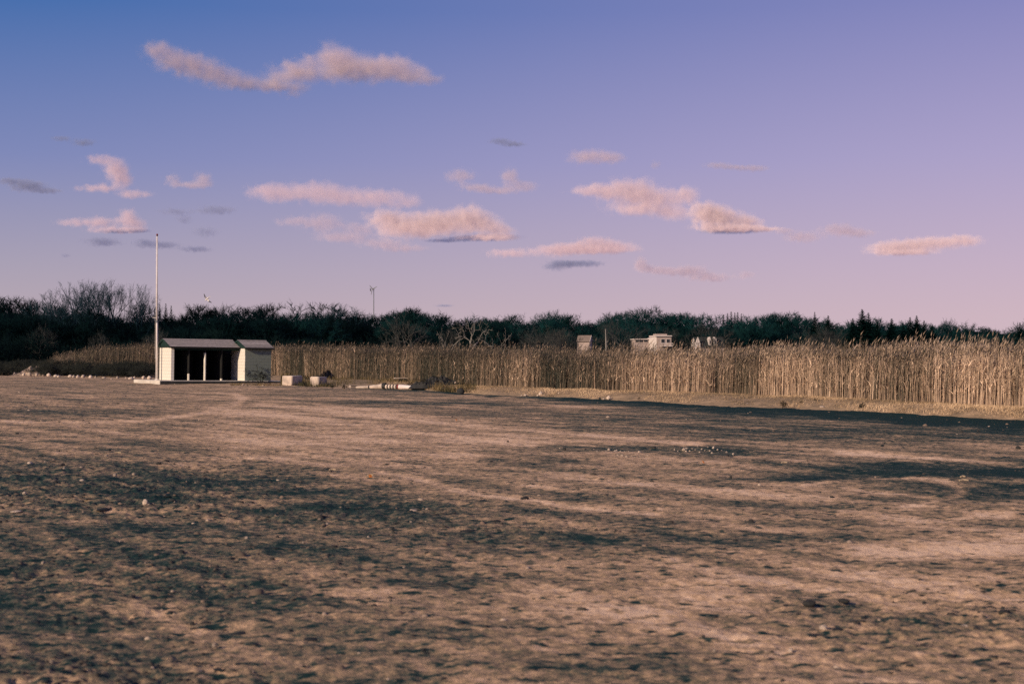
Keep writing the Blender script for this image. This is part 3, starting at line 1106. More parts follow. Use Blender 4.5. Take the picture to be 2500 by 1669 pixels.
pale = [(1152, 775, 868, 205, 0, 0.62, 'bleached dead tree with forked crooked limbs above the reeds'),
        (1195, 790, 868, 207, 1, 0.75, 'bleached dead tree with limbs arching to the right'),
        (1112, 785, 868, 206, 1, 0.6, 'thin bleached dead tree left of the forked dead tree'),
        (1090, 790, 868, 208, 3, 0.5, 'grey bare sapling pair left of the bleached dead trees'),
        (1335, 790, 868, 232, 2, 1.25, 'broad many stemmed grey tree left of the small gabled house'),
        (1400, 800, 868, 240, 3, 1.0, 'grey bare tree right behind the small gabled house'),
        (1022, 762, 868, 214, 3, 0.9, 'grey trunked bare tree right of the wind turbine'),
        (1550, 772, 868, 300, 3, 1.3, 'large grey bare tree spreading beside the flat roofed house'),
        (1612, 790, 868, 345, 2, 0.9, 'grey branching tree rising behind the flat roofed house'),
        (232, 800, 868, 178, 3, 0.5, 'pale crooked tree in the dark wood left of the flagpole'),
        (92, 785, 868, 196, 3, 0.6, 'pale stemmed bush tree at the far left of the wood'),
        (360, 795, 868, 186, 3, 0.7, 'pale stemmed sapling just behind the flagpole'),
        (1732, 780, 868, 330, 3, 1.0, 'grey bare tree in front of the dormered house'),
        (2010, 790, 868, 380, 2, 1.0, 'grey leafless tree left of the big conifers')]
for (px, top, base, Y, k, wide, lab) in pale:
    p = at(px, top, Y)
    put_tree('bare_tree', PALE[k], (p.x, Y, -0.3), p.z + 0.3, rd.random() * 6.28, lab, wide=wide)
# pale snag
b0, b1 = at(1479, 868, 260), at(1479, 803, 260)
mb = MB()
mb.tube([(0, 0, -0.3), (0.05, 0, 3.4), (-0.05, 0, b1.z)], [0.16, 0.13, 0.07], 7)
mb.tube([(0.05, 0, 4.0), (0.5, 0.1, 4.6)], [0.05, 0.02], 5)
o = mb.build('dead_trunk', M['bark_pale'], loc=(b0.x, 260, 0))
tag(o, 'pale broken tree trunk standing between the two nearer houses', 'dead tree')

# conifers
con = [(332, 741, 236, 2, 'first', None), (342, 742, 238, 2, None, None), (352, 743, 236, 2, None, None), (366, 743, 238, 2, None, None),
       (390, 741, 236, 2, None, None), (405, 739, 238, 2, None, None), (418, 744, 240, 2, None, None)]
for (px, top, Y, k, _a, _b) in con:
    p = at(px, top, Y)
    put_tree('conifer', CONS[k], (p.x, Y, -0.3), p.z + 0.3, rd.random() * 6, 'small dark conifer tip in the row by the flagpole on the skyline',
             group='small conifers by the flagpole', wide=1.0)
for px, top in [(1766, 766), (1776, 763), (1785, 759), (1794, 762), (1801, 761), (1810, 764)]:
    p = at(px, top, 455)
    put_tree('conifer', CONS[2], (p.x, 455, -0.3), p.z + 0.3, rd.random() * 6, 'dark conifer tip in the short row above the dormered house',
             group='conifer row above the dormered house', wide=1.5)
for (px, top, Y, k, wide, lab) in [
        (1989, 760, 420, 2, 1.0, 'single dark conifer on the skyline left of the conifer group'),
        (2022, 769, 425, 0, 1.2, 'dark conifer with blunt top just left of the conifer group'),
        (2082, 776, 395, 1, 1.0, 'dark broad conifer at the left edge of the conifer group'),
        (2105, 754, 405, 1, 1.15, 'tallest dark conifer of the group on the right'),
        (2120, 762, 410, 0, 1.3, 'dark conifer leaning against the tallest conifer'),
        (2141, 778, 392, 0, 1.2, 'dark conifer right of the tallest conifer'),
        (2177, 777, 396, 1, 1.3, 'rounded dark conifer in the middle of the conifer group'),
        (2222, 773, 400, 0, 1.2, 'dark conifer left of the twin pointed conifer tops'),
        (2238, 769, 402, 1, 0.9, 'pointed dark conifer in the right half of the conifer group'),
        (2256, 781, 398, 0, 1.2, 'small dark conifer at the right end of the conifer group'),
        (2205, 795, 385, 1, 1.6, 'low spreading conifer at the front of the conifer group'),
        (2275, 795, 388, 1, 1.4, 'low spreading conifer right of the conifer group'),
        (2490, 786, 480, 0, 1.2, 'dark conifer at the right edge of the picture')]:
    p = at(px, top, Y)
    put_tree('conifer', CONS[k], (p.x, Y, -0.3), p.z + 0.3, rd.random() * 6, lab, wide=wide * 1.25)

# undergrowth below the wood: one tangled mass of bushes
shr = []
for i in range(5):
    (v1, f1), (v2, f2) = norm_height(grow(500 + i, 4.0, trunks=6, levels=3, kids=(2, 3), ang=(16, 40), spread=0.8, twigs=4, twig_len=0.16,
                                          twig_r=0.016, r0=0.05, fork=0.34, up=0.15), 4.0)
    shr.append((np.concatenate([v1, v2]), np.concatenate([f1, f2 + len(v1)])))
print('shrub tris', [len(s_[1]) for s_ in shr])


def bushes(items, mat, name, label):
    V, F, off = [], [], 0
    for (x, y, z, h, w, k) in items:
        v_, f_ = shr[k]
        a = rd.random() * 6.28
        c_, s_ = math.cos(a), math.sin(a)
        v2 = np.stack([(v_[:, 0] * c_ - v_[:, 1] * s_) * w / 4 + x, (v_[:, 0] * s_ + v_[:, 1] * c_) * w / 4 + y, v_[:, 2] * h / 4 + z], -1)
        V.append(v2)
        F.append(f_ + off)
        off += len(v2)
    o_ = link(name, mesh_np(name, np.concatenate(V), np.concatenate(F), mat))
    return tag(o_, label, 'bushes', kind='stuff')


items = []
for row in range(4):
    px = -450.0
    while px < 2900:
        Y = wood_Y(px) - 12 + row * 14 + rd.uniform(-5, 5)
        h = rd.uniform(3.0, 5.5) * (1 + 0.25 * row)
        items.append((at(px, 850, Y).x, Y, -0.3, h, h * rd.uniform(1.0, 1.5), rd.randrange(5)))
        px += h * FPX / Y * rd.uniform(0.45, 0.75)
print('bushes', len(items))
bushes(items, M['thicket'], 'undergrowth', 'dark tangled undergrowth at the foot of the wood')

# dark scrub behind the boulders on the left and around the shed
items = []
for i in range(140):
    px = rd.uniform(-260, 375) if i < 110 else rd.uniform(-20, 375)
    Yb_ = float(np.interp(px, [-260, 0, 120, 250, 380], [138, 126, 119, 113, 109]))
    Y = Yb_ + rd.uniform(1.0, 13)
    h = rd.uniform(0.5, 1.0) + (Y - Yb_) * 0.07 * rd.random()
    if 30 < px < 90 and Y < Yb_ + 6:
        continue
    if 130 < px < 192 and Y < Yb_ + 5:
        continue
    items.append((at(px, 880, Y).x, Y, -0.05, h, h * rd.uniform(1.3, 2.0), rd.randrange(5)))
bushes(items, M['scrub'], 'scrub', 'dark leafless scrub behind the row of boulders')

# solid dark wooded rise closing the gaps low down behind the trunks
V, F = [], []
for i, px in enumerate(np.linspace(-700, 3200, 90)):
    Yb = wood_Y(px) + 75
    zt = at(px, float(np.interp(px, sx, sy)) + 6 * math.sin(i * 2.3) + float(np.interp(px, [0, 900, 1300, 1750, 2500], [36, 32, 30, 28, 20])), Yb).z * (0.92 + 0.1 * math.sin(i * 1.7) * math.cos(i * 0.6))
    x = (px - 1250) / FPX * Yb
    xb = (px - 1250) / FPX * (Yb + 60)
    V += [(x * 0.93, Yb - 22, -0.5), (x, Yb, max(zt, 1.0)), (xb, Yb + 60, max(zt, 1.0) * 1.02), (xb * 1.6, Yb + 400, -0.5)]
for i in range(89):
    for j in range(3):
        a = i * 4 + j
        F.append((a, a + 4, a + 5, a + 1))
M['rise'] = material('leaf_litter_rise', (0.003, 0.014, 0.016), (0.002, 0.010, 0.012), 0.15, bump=0.3, bscale=0.8)
tag(link('hill', mesh_np('hill', V, F, M['rise'], smooth=True)), 'low dark wooded rise behind the trees', kind='structure')


# ------------------------------------------------------------------ stones
def rock_mesh(seed, mat, sub=2, rough=0.35):
    bm = bmesh.new()
    bmesh.ops.create_icosphere(bm, subdivisions=sub, radius=1.0)
    rd_ = random.Random(seed)
    off = Vector((rd_.random() * 50, rd_.random() * 50, rd_.random() * 50))
    sc = Vector((rd_.uniform(0.8, 1.2), rd_.uniform(0.75, 1.1), rd_.uniform(0.6, 0.85)))
    for v_ in bm.verts:
        n_ = mnoise.noise(v_.co * 1.1 + off) * rough + mnoise.noise(v_.co * 2.7 + off) * rough * 0.45
        v_.co *= 1 + n_
        v_.co = Vector((v_.co.x * sc.x, v_.co.y * sc.y, v_.co.z * sc.z))
        if v_.co.z < -0.45:
            v_.co.z = -0.45
    zmin = min(v_.co.z for v_ in bm.verts)
    zmax = max(v_.co.z for v_ in bm.verts)
    xw = max(abs(v_.co.x) for v_ in bm.verts)
    for v_ in bm.verts:
        v_.co = Vector((v_.co.x / xw * 0.5, v_.co.y / xw * 0.5, (v_.co.z - zmin) / (zmax - zmin)))   # width 1, height 1
    me = bpy.data.meshes.new('stone')
    bm.to_mesh(me)
    bm.free()
    for p in me.polygons:
        p.use_smooth = sub > 1
    me.materials.append(mat)
    return me


ROCK = [rock_mesh(i, M['stone_pale']) for i in range(6)]
DROCK = [rock_mesh(20 + i, M['stone_dark']) for i in range(3)]


def stone(px, pyb, wpx, hpx, label, me=None, name='boulder', cat='stone', group=None, z=0.0, sink=0.12):
    p = gp(px, pyb, z)
    s = p.y / FPX
    w, h = wpx * s, hpx * s / (1 - sink)
    o_ = link(name, me or rd.choice(ROCK), None, (p.x, p.y, z - h * sink - 0.004), (0, 0, rd.random() * 6.28), (w, w, h))
    return tag(o_, label, cat, group)


row_stones = [(58, 917, 8, 6), (72, 917.5, 9, 8), (58, 913, 7, 5), (36, 915, 8, 6), (22, 914, 7, 5), (89.5, 917.5, 7, 6), (106, 918, 6, 5), (119, 918.5, 9, 7), (136, 920, 9, 5), (143, 920.5, 7, 4), (171, 921, 10, 6),
              (180, 921, 7, 5), (190, 922, 8, 6), (203, 922, 8, 6.5), (221, 922.5, 9, 6), (233, 923, 4, 5), (254, 923.5, 8, 3),
              (272, 926, 3, 2.5), (287, 924, 7, 5), (308, 924.5, 6, 4), (320, 925.5, 13, 5), (328, 924, 5, 5), (350, 925, 7, 7), (365, 925.5, 10, 7)]
names_row = 'round boulder in the row along the lot edge, left of the shed'
for q in row_stones:
    stone(q[0], q[1], q[2] * 1.15, q[3] * 1.2, names_row, group='boulders along the lot edge')
# gravel heap at the far left
mb = bmesh.new()
bmesh.ops.create_grid(mb, x_segments=40, y_segments=14, size=1.0)
p0 = gp(52, 916)
for v_ in mb.verts:
    x, y = v_.co.x, v_.co.y
    hgt = max(0, (1 - x * x) * (1 - y * y)) ** 0.7 * (0.55 + 0.25 * math.sin(3.1 * x + 1.0))
    hgt *= 1 + 0.35 * mnoise.noise(Vector((x * 5, y * 3, 2)))
    v_.co = Vector((x * 1.7, y * 1.4, hgt - 0.06 + 0.05 * mnoise.noise(Vector((x * 22, y * 9, 0)))))
me = bpy.data.meshes.new('gravel_heap')
mb.to_mesh(me)
mb.free()
M['heap'] = material('pinkish_rubble', (0.58, 0.43, 0.34), (0.24, 0.19, 0.15), 5, bump=0.06, bscale=9)
me.materials.append(M['heap'])
tag(link('gravel_heap', me, loc=(p0.x + 0.2, p0.y + 2.2, 0)), 'low pinkish heap of rubble at the left end of the boulder row', 'gravel heap')
p0 = gp(-10, 913)
tag(link('gravel_heap', me, loc=(p0.x, p0.y + 3.0, 0), rot=(0, 0, 0.5), scale=(1.2, 1, 1.0)), 'rubble heap cut off by the left picture edge', 'gravel heap')


# concrete blocks
def concrete_block(px, pyb, face_w, right_w, hpx, yaw, label, z=0.0, wear=0.05):
    p = gp(px, pyb, z)
    s = p.y / FPX
    view = math.atan2(p.x, p.y)
    a = yaw + view                         # apparent turn of the dark face from the picture plane
    L = right_w * s / max(math.cos(a), 0.1)
    D = face_w * s / max(math.sin(a), 0.1)
    H = hpx * s
    o_ = empty('concrete_block', (p.x, p.y, z), yaw)
    m_ = MB()
    m_.box(0, L, 0, D, -0.05, H, bevel=min(wear, 0.05))
    for v_ in m_.bm.verts:
        v_.co += Vector((rd.gauss(0, 0.012), rd.gauss(0, 0.012), rd.gauss(0, 0.012)))
    m_.build('block', M['concrete'], o_)
    m_ = MB()
    m_.tube([(L * 0.5 - 0.09, D * 0.5, H - 0.02), (L * 0.5 - 0.07, D * 0.5, H + 0.06), (L * 0.5 + 0.07, D * 0.5, H + 0.06), (L * 0.5 + 0.09, D * 0.5, H - 0.02)], [0.015] * 4, 6)
    m_.build('lifting_loop', M['black_metal'], o_)
    return tag(o_, label, 'concrete block')


concrete_block(713, 940.5, 25, 26, 24, R(60), 'pale square concrete block nearer to the shed')
concrete_block(777, 942.5, 20, 22, 23, R(62), 'weathered concrete block on the right of the pair beside the shed')
concrete_block(184, 914.5, 30, 30, 21, R(56), 'concrete block standing in scrub left of the flagpole', z=0.0)

# ------------------------------------------------------------------ the shed
corner = gp(390.0, 937.5)                 # front left bottom corner of the slab
TILT = R(0.7)
E_L, G_F = 1.07, 1.12                     # slab shows this far left of and in front of the open bays
SLAB_T = 0.21
rvec = Vector((math.cos(SHED_TH), math.sin(SHED_TH), 0))
bvec = Vector((-math.sin(SHED_TH), math.cos(SHED_TH), 0))
org = Vector((corner.x, corner.y, 0)) + rvec * E_L + bvec * G_F
# local frame: x along the front to the right, y to the back, z up; origin at the shed's front left wall corner
slab = empty('concrete_slab', org, SHED_TH)
slab.rotation_euler = (0, TILT, SHED_TH)
SL_R = 8.75 - E_L
MB().box(-E_L, SL_R, -G_F, 4.15, -0.15, SLAB_T, bevel=0.012).build('slab', M['slab'], slab)
MB().box(-E_L + 0.03, SL_R - 0.03, -G_F - 0.012, -G_F - 0.003, -0.14, SLAB_T - 0.035).build('dark_edge', M['slab_front'], slab)
tag(slab, 'flat pale concrete slab under the shed and flagpole', 'slab')

shed = empty('shed', org, SHED_TH)
shed.rotation_euler = (0, TILT, SHED_TH)
shed.location = org + Vector((0, 0, 0))
tag(shed, 'white block shed with open dark bays, grey shingle roof and green gable', 'shed')
FL = SLAB_T + 0.002
WH = FL + 2.05
DEP = 2.46
W1 = 4.5                                    # open bays end / storeroom begins
W2 = 6.28
PRJ = 0.96                                  # storeroom stands forward of the bays
TH = 0.2


def wall(x0, x1, y0, y1, mat='mortar', name='wall'):
    return MB().box(x0, x1, y0, y1, FL, WH).build(name, M[mat], shed)


BLK = {}


def block_face(parent, mat, origin, along, out, length, height, tag_):
    """running-bond concrete blocks with recessed joints, set 6 mm proud of the wall"""
    bl, bh, g, dp = 0.40, 0.2, 0.006, 0.014
    row, z = 0, 0.0
    while z < height - 0.03:
        h = min(bh, height - z)
        x = 0.0
        first = bl * 0.5 if row % 2 else bl
        while x < length - 0.02:
            w = min(first if x == 0 else bl, length - x)
            key = (mat, round(w, 3), round(h, 3))
            if key not in BLK:
                BLK[key] = MB().box(0, w - g, -dp, 0.008, 0, h - g, bevel=0.004).mesh('block', M[mat])
            o_ = link('block', BLK[key], parent)
            ang = math.atan2(along.y, along.x)
            pos = origin + along * (x + g / 2) + Vector((0, 0, z + g / 2)) + out * (0.002 * rd.random())
            o_.location = pos
            o_.rotation_euler = (0, 0, ang)
            x += w
        z += h
        row += 1


# left end wall (sunlit), with the return on the front
wl = wall(0.02, TH - 0.02, 0.02, DEP - 0.02)
block_face(wl, 'white_wall', Vector((0.018, DEP - 0.02, FL)), Vector((0, -1, 0)), Vector((-1, 0, 0)), DEP - 0.02, WH - FL, 'l')
block_face(wl, 'white_wall', Vector((0.0, 0.018, FL)), Vector((1, 0, 0)), Vector((0, -1, 0)), TH, WH - FL, 'f')
wall(0.0, W2 - 0.3, DEP - TH, DEP, 'dark_wood', 'back_wall')
# storeroom
ws = MB().box(W1 + 0.02, W2 - 0.02, -PRJ + 0.02, DEP - PRJ, FL, WH).build('storeroom_wall', M['mortar'], shed)
block_face(ws, 'grey_wall', Vector((W1, -PRJ + 0.018, FL)), Vector((1, 0, 0)), Vector((0, -1, 0)), W2 - W1, WH - FL, 's')
block_face(ws, 'white_wall', Vector((W1 + 0.018, 1.0, FL)), Vector((0, -1, 0)), Vector((-1, 0, 0)), 1.0 + PRJ - 0.0, WH - FL, 'e')
# partitions and front posts; sunlit lower lengths painted white, shaded upper ones dark
for xx, hh, m_ in ((1.13, 0.42, 'white_wall'), (2.19, 1.75, 'white_wall'), (3.29, 0.12, 'white_wall')):
    MB().box(xx, xx + 0.08, 0.22, DEP - TH - 0.01, FL, WH).build('partition', M['dark_wood'], shed)
    MB().box(xx + 0.01, xx + 0.07, 0.0, 0.215, FL + hh + 0.001, WH).build('post', M['dark_wood'], shed)
    MB().box(xx + 0.01, xx + 0.07, 0.0, 0.215, FL, FL + hh).build('sunlit_post', M[m_], shed)  # white paint stands for the part of the post in sun
# header beam above the bays
MB().box(TH + 0.005, W1 - 0.005, 0.02, 0.16, WH - 0.14, WH - 0.002).build('header_beam', M['green_paint'], shed)


def gable_roof(x0, x1, yf, yb, ridge, eave_z, over=0.18):
    ro = empty('roof', (0, 0, 0))
    ro.parent = shed
    ym = (yf + yb) / 2
    y0, y1 = yf - over, yb + over
    zr = eave_z + ridge
    slope = (zr - eave_z) / (ym - y0)
    # decking
    for (ya, yc) in ((y0, ym), (y1, ym)):
        MB().prism([(x0, ya, eave_z), (x0, yc, zr), (x0, yc, zr - 0.05), (x0, ya, eave_z - 0.05)], (x1 - x0, 0, 0)).build('deck', M['green_paint'], ro)
    # shingle courses, lapped
    nco = 10
    for side, ya in ((1, y0), (-1, y1)):
        for c_ in range(nco):
            f0, f1 = c_ / nco, (c_ + 1) / nco + 0.02
            pa = (ya + (ym - ya) * f0, eave_z + (zr - eave_z) * f0 + 0.020)
            pb = (ya + (ym - ya) * min(f1, 1.0), eave_z + (zr - eave_z) * min(f1, 1.0) + 0.004)
            MB().prism([(x0 - 0.03, pa[0] - 0.02 * side * (c_ == 0), pa[1]), (x0 - 0.03, pb[0], pb[1] + 0.003), (x0 - 0.03, pb[0], pb[1] - 0.002), (x0 - 0.03, pa[0], pa[1] - 0.013)],
                       (x1 - x0 + 0.06, 0, 0)).build('shingle', M['shingle'], ro)
    MB().prism([(x0 - 0.04, ym - 0.11, zr - 0.018), (x0 - 0.04, ym, zr + 0.026), (x0 - 0.04, ym + 0.11, zr - 0.018), (x0 - 0.04, ym, zr + 0.010)], (x1 - x0 + 0.08, 0, 0)).build('ridge_cap', M['shingle'], ro)
    # gable boards and rakes
    for xg in (x0 + 0.02, x1 - 0.05):
        MB().prism([(xg, y0 + 0.05, eave_z - 0.02), (xg, y1 - 0.05, eave_z - 0.02), (xg, ym, zr - 0.055)], (0.03, 0, 0)).build('gable', M['green_paint'], ro)
    for xg in (x0 - 0.045, x1 + 0.015):
        for ya in (y0, y1):
            MB().prism([(xg, ya, eave_z + 0.018), (xg, ym, zr + 0.018), (xg, ym, zr - 0.11), (xg, ya, eave_z - 0.10)], (0.028, 0, 0)).build('rake_board', M['green_paint'], ro)
    MB().box(x0, x1, y0 - 0.028, y0 - 0.002, eave_z - 0.09, eave_z + 0.004).build('fascia', M['dark_wood'], ro)
    return ro


gable_roof(-0.12, W1 - 0.05, 0.0, DEP, 0.50, WH + 0.055)
gable_roof(W1 - 0.02, W2 + 0.10, -PRJ, DEP - PRJ, 0.50, WH + 0.045)

# bare shrub by the storeroom wall
(v1, f1), (v2, f2) = norm_height(grow(611, 1.1, trunks=4, levels=3, kids=(2, 2), ang=(20, 50), spread=0.9, twigs=2, twig_len=0.10, twig_r=0.012, r0=0.040, fork=0.4, crook=0.2), 1.15)
sp = org + rvec * (W1 + 1.0) + bvec * (-PRJ - 0.35)
wo = empty('bare_shrub', (sp.x, sp.y, SLAB_T - 0.12), 0.5)
link('stems', mesh_np('stems', v1, f1, M['weed']), wo)
tag(link('twigs', mesh_np('twigs', v2, f2, M['weed']), wo), kind='stuff')
tag(wo, 'small dark leafless shrub against the grey storeroom wall', 'shrub')

# flagpole
fb = org + rvec * -0.32 + bvec * 1.75
top = at(378.5, 572, fb.y)
fl = empty('flagpole', (fb.x, fb.y, SLAB_T - 0.03))
PH = top.z - SLAB_T
mb = MB()
mb.tube([(0, 0, 0), (0, 0, PH * 0.4), (0, 0, PH * 0.405)], [0.078, 0.066, 0.058], 14)
mb.build('lower_pole', M['pole_white'], fl, smooth=True)
mb = MB()
mb.tube([(0, 0, PH * 0.40), (0, 0, PH * 0.7), (0, 0, PH - 0.06)], [0.055, 0.046, 0.036], 14)
mb.build('upper_pole', M['pole_white'], fl, smooth=True)
MB().tube([(0, 0, 0), (0, 0, 0.06), (0, 0, 0.10)], [0.16, 0.15, 0.085], 14).build('base_collar', M['pole_white'], fl)
MB().tube([(0, 0, PH * 0.395), (0, 0, PH * 0.412)], [0.074, 0.07], 14).build('joint_collar', M['steel'], fl)
MB().sphere((0, 0, PH + 0.01), 0.062, 2).build('ball', M['red_paint'], fl, smooth=True)
MB().tube([(0, 0, PH - 0.08), (0, 0, PH - 0.04)], [0.055, 0.055], 10).build('truck', M['black_metal'], fl)
cl_ = MB()
cl_.box(-0.10, -0.06, -0.02, 0.02, 1.42, 1.66)
cl_.tube([(-0.13, 0, 1.40), (-0.10, 0, 1.44), (-0.10, 0, 1.64), (-0.13, 0, 1.68)], [0.012] * 4, 6)
cl_.build('cleat', M['steel'], fl)
MB().tube([(-0.125, 0, 1.6), (-0.10, -0.02, PH * 0.5), (-0.07, 0, PH - 0.06)], [0.006] * 3, 5).build('halyard', M['pole_white'], fl)
MB().tube([(0, 0, 3.95), (-0.30, 0.04, 4.0)], [0.02, 0.015], 6).build('bracket', M['pole_white'], fl)
tag(fl, 'tall white flagpole with red ball top beside the shed', 'flagpole')

# ------------------------------------------------------------------ things lying along the edge of the lot
p0, p1 = gp(870, 948), gp(1040, 950)
ax = (p1 - p0)
Lp = ax.length
yaw = math.atan2(ax.y, ax.x)
po = empty('fallen_mast', p0, yaw)
s_ = p0.y / FPX


def sect(a, b_, r1, r2, mat, name):
    MB().tube([(Lp * a, 0, r1 * 0.95), (Lp * b_, 0, r2 * 0.95)], [r1, r2], 12).build(name, M[mat], po)


sect(0.0, 0.18, 0.06, 0.085, 'concrete', 'thin_section')
sect(0.182, 0.20, 0.05, 0.05, 'black_metal', 'joint')
sect(0.202, 0.385, 0.09, 0.14, 'concrete', 'thick_section')
sect(0.386, 0.43, 0.16, 0.16, 'black_metal', 'dark_band')
for i in range(4):
    sect(0.432 + i * 0.042, 0.454 + i * 0.042, 0.12, 0.12, 'concrete', 'white_band')
    sect(0.455 + i * 0.042, 0.473 + i * 0.042, 0.105, 0.105, 'black_metal', 'dark_band')
sect(0.60, 0.62, 0.125, 0.125, 'red_paint', 'red_band')
sect(0.621, 0.965, 0.125, 0.07, 'pole_white', 'upper_section')
sect(0.966, 1.0, 0.075, 0.07, 'red_paint', 'red_tip')
tag(po, 'long fallen pale mast with dark bands and red tip lying at the lot edge', 'mast')

p0 = gp(854, 947)
bo = empty('low_bench_rail', p0, 0.15)
MB().box(-0.04, 0.06, -0.05, 0.05, 0, 0.15).build('post', M['concrete'], bo)
MB().box(0.061, 0.40, -0.03, 0.03, 0.10, 0.14).build('rail', M['black_metal'], bo)
MB().box(0.34, 0.40, -0.04, 0.04, 0, 0.099).build('post', M['black_metal'], bo)
tag(bo, 'tiny pale post with dark rail left of the fallen mast', 'post')

p0 = at(980, 922, 84)
bd = empty('plank', (p0.x, 84, 0.40), 0.35)
MB().box(-0.42, 0.42, -0.14, 0.14, 0.0, 0.05, bevel=0.006).build('board', M['concrete'], bd)
MB().box(-0.12, 0.30, -0.10, 0.10, -0.40, -0.001).build('support', M['dark_wood'], bd)
tag(bd, 'pale plank lying on the rough grass above the fallen mast', 'plank')

# dark brush pile: clods and broken branches
p0 = gp(1075, 946)
mb = bmesh.new()
bmesh.ops.create_grid(mb, x_segments=44, y_segments=16, size=1.0)
for v_ in mb.verts:
    x, y = v_.co.x, v_.co.y
    prof_ = max(0, (1 - abs(x) ** 1.7)) * max(0, 1 - y * y)
    hgt = 0.95 * prof_ ** 0.8 * (0.75 + 0.6 * mnoise.noise(Vector((x * 3.2, y * 2, 5)))) + 0.22 * prof_ * mnoise.noise(Vector((x * 12, y * 7, 9)))
    v_.co = Vector((x * 1.5, y * 0.8, hgt * 0.72 - 0.03))
me = bpy.data.meshes.new('mound')
mb.to_mesh(me)
mb.free()
me.materials.append(M['stone_dark'])
pile = empty('brush_pile', (at(1068, 930, 73.5).x, 73.5, 0.10), 0.05)
link('mound', me, pile)
for i in range(42):
    x = rd.uniform(-1.35, 1.35)
    y = rd.uniform(-0.7, 0.2)
    q = link('clod', rd.choice(DROCK), pile, (x, y, 0.42 * max(0.0, 1 - abs(x / 1.5) ** 1.7) * (1 - y * y) * rd.uniform(0.5, 1.0) - 0.03), (0, 0, rd.random() * 6), rd.uniform(0.10, 0.24))
for i in range(26):
    a, l_ = rd.random() * 6.28, rd.uniform(0.3, 0.8)
    x, y = rd.uniform(-1.2, 1.2), rd.uniform(-0.8, 0.6)
    z = 0.45 * (1 - abs(x) / 1.6)
    MB().tube([(x, y, z), (x + math.cos(a) * l_ * 0.6, y + math.sin(a) * l_ * 0.4, z + 0.15), (x + math.cos(a) * l_, y + math.sin(a) * l_ * 0.7, z + rd.uniform(0.0, 0.3))],
              [0.022, 0.016, 0.007], 5).build('branch', M['weed'], pile)
tag(pile, 'dark heap of brush and clods at the reed edge', 'brush pile')
for (px, py, w_, h_, lab) in [(1112, 935, 6, 4, 'small pale stone on the dark brush pile'), (1130, 938, 8, 5, 'pale stone at the right end of the brush pile'),
                              (1022, 927, 5, 3, 'tiny pale stone left on the brush pile')]:
    stone(px, py, w_, h_, lab, name='stone', z=0.35 if px < 1125 else 0.22)

stone(1124, 960, 20, 14, 'dark round boulder at the foot of the bank', DROCK[0], sink=0.2)
stone(1320, 966, 12, 12, 'pale pointed boulder at the foot of the bank', ROCK[2])
stone(1313, 966.5, 6, 4, 'small pale stone beside the pointed boulder', name='stone')
stone(1283, 966, 8, 4.5, 'pale stone left of the pointed boulder', name='stone')
stone(1273, 966, 4, 3, 'tiny stone left of the pointed boulder', name='stone')
stone(1486, 974, 11, 9, 'round pale boulder on the dark strip in the middle', ROCK[1])
stone(1474, 975, 9, 5, 'flat pale stone left of the round pale boulder', ROCK[3], name='stone')
stone(1464, 974.5, 7, 5.5, 'dark stone left of the round pale boulder', DROCK[1], name='stone')
stone(1357, 958, 4, 2.5, 'left of two small white scraps on the bank', ROCK[0], name='stone', z=0.12)
stone(1364, 960, 5, 2.5, 'right of two small white scraps on the bank', ROCK[4], name='stone', z=0.12)
stone(1825, 986, 8, 3, 'flat pale stone below the weeds on the bank', ROCK[3], name='stone', z=0.05)
stone(2007, 994, 14, 4, 'long flat pale stone beside the weeds on the bank', ROCK[3], name='stone', z=0.04)
stone(2066, 990, 10, 3, 'thin pale stone on the bank turf', ROCK[0], name='stone', z=0.1)
stone(2187, 1003, 6, 4, 'small pale stone low on the bank', ROCK[4], name='stone', z=0.03)
stone(1935, 975, 4, 2.5, 'small white stone high on the bank', ROCK[4], name='stone', z=0.18)

# weeds on the bank
WEED = []
for i in range(3):
    (v1, f1), (v2, f2) = norm_height(grow(640 + i, 0.6, trunks=6, levels=2, kids=(2, 3), ang=(20, 50), spread=0.9, twigs=5, twig_len=0.16, twig_r=0.007, r0=0.012, fork=0.4, crook=0.2), 0.6)
    WEED.append((mesh_np('stems', v1, f1, M['weed']), mesh_np('twigs', v2, f2, M['weed'])))
for (px, py, h_, k, lab) in [(1837, 978, 13, 0, 'dark weed clump, leftmost of the weeds on the bank'), (1910, 990, 16, 1, 'loose dark weed second from the left on the bank'),
                             (1956, 987, 14, 2, 'thin dry weed between the dark clumps on the bank'), (1991, 986, 17, 0, 'large dark weed clump with a long pale stone beside it'),
                             (2107, 995, 16, 1, 'compact dark weed right of the largest clump'), (2350, 1000, 8, 2, 'small weed near the right end of the bank'),
                             (1560, 972, 6, 2, 'small weed by the round pale boulder'), (1200, 953, 9, 1, 'olive weed right of the dark round boulder'),
                             (812, 945, 9, 1, 'dark weed clump right of the concrete blocks'), (840, 946, 11, 1, 'dark weed just left of the tiny post'),
                             (745, 941, 11, 2, 'dry weed growing between the two concrete blocks'), (1000, 945, 16, 0, 'dark weed left of the brush pile')]:
    p = gp(px, py, 0.08)
    s = p.y / FPX * h_ / 0.6
    o_ = empty('weed', (p.x, p.y, 0.05), rd.random() * 6, (s * 0.7, s * 0.7, s))
    link('stems', WEED[k][0], o_)
    tag(link('twigs', WEED[k][1], o_), kind='stuff')
    tag(o_, lab, 'weed')

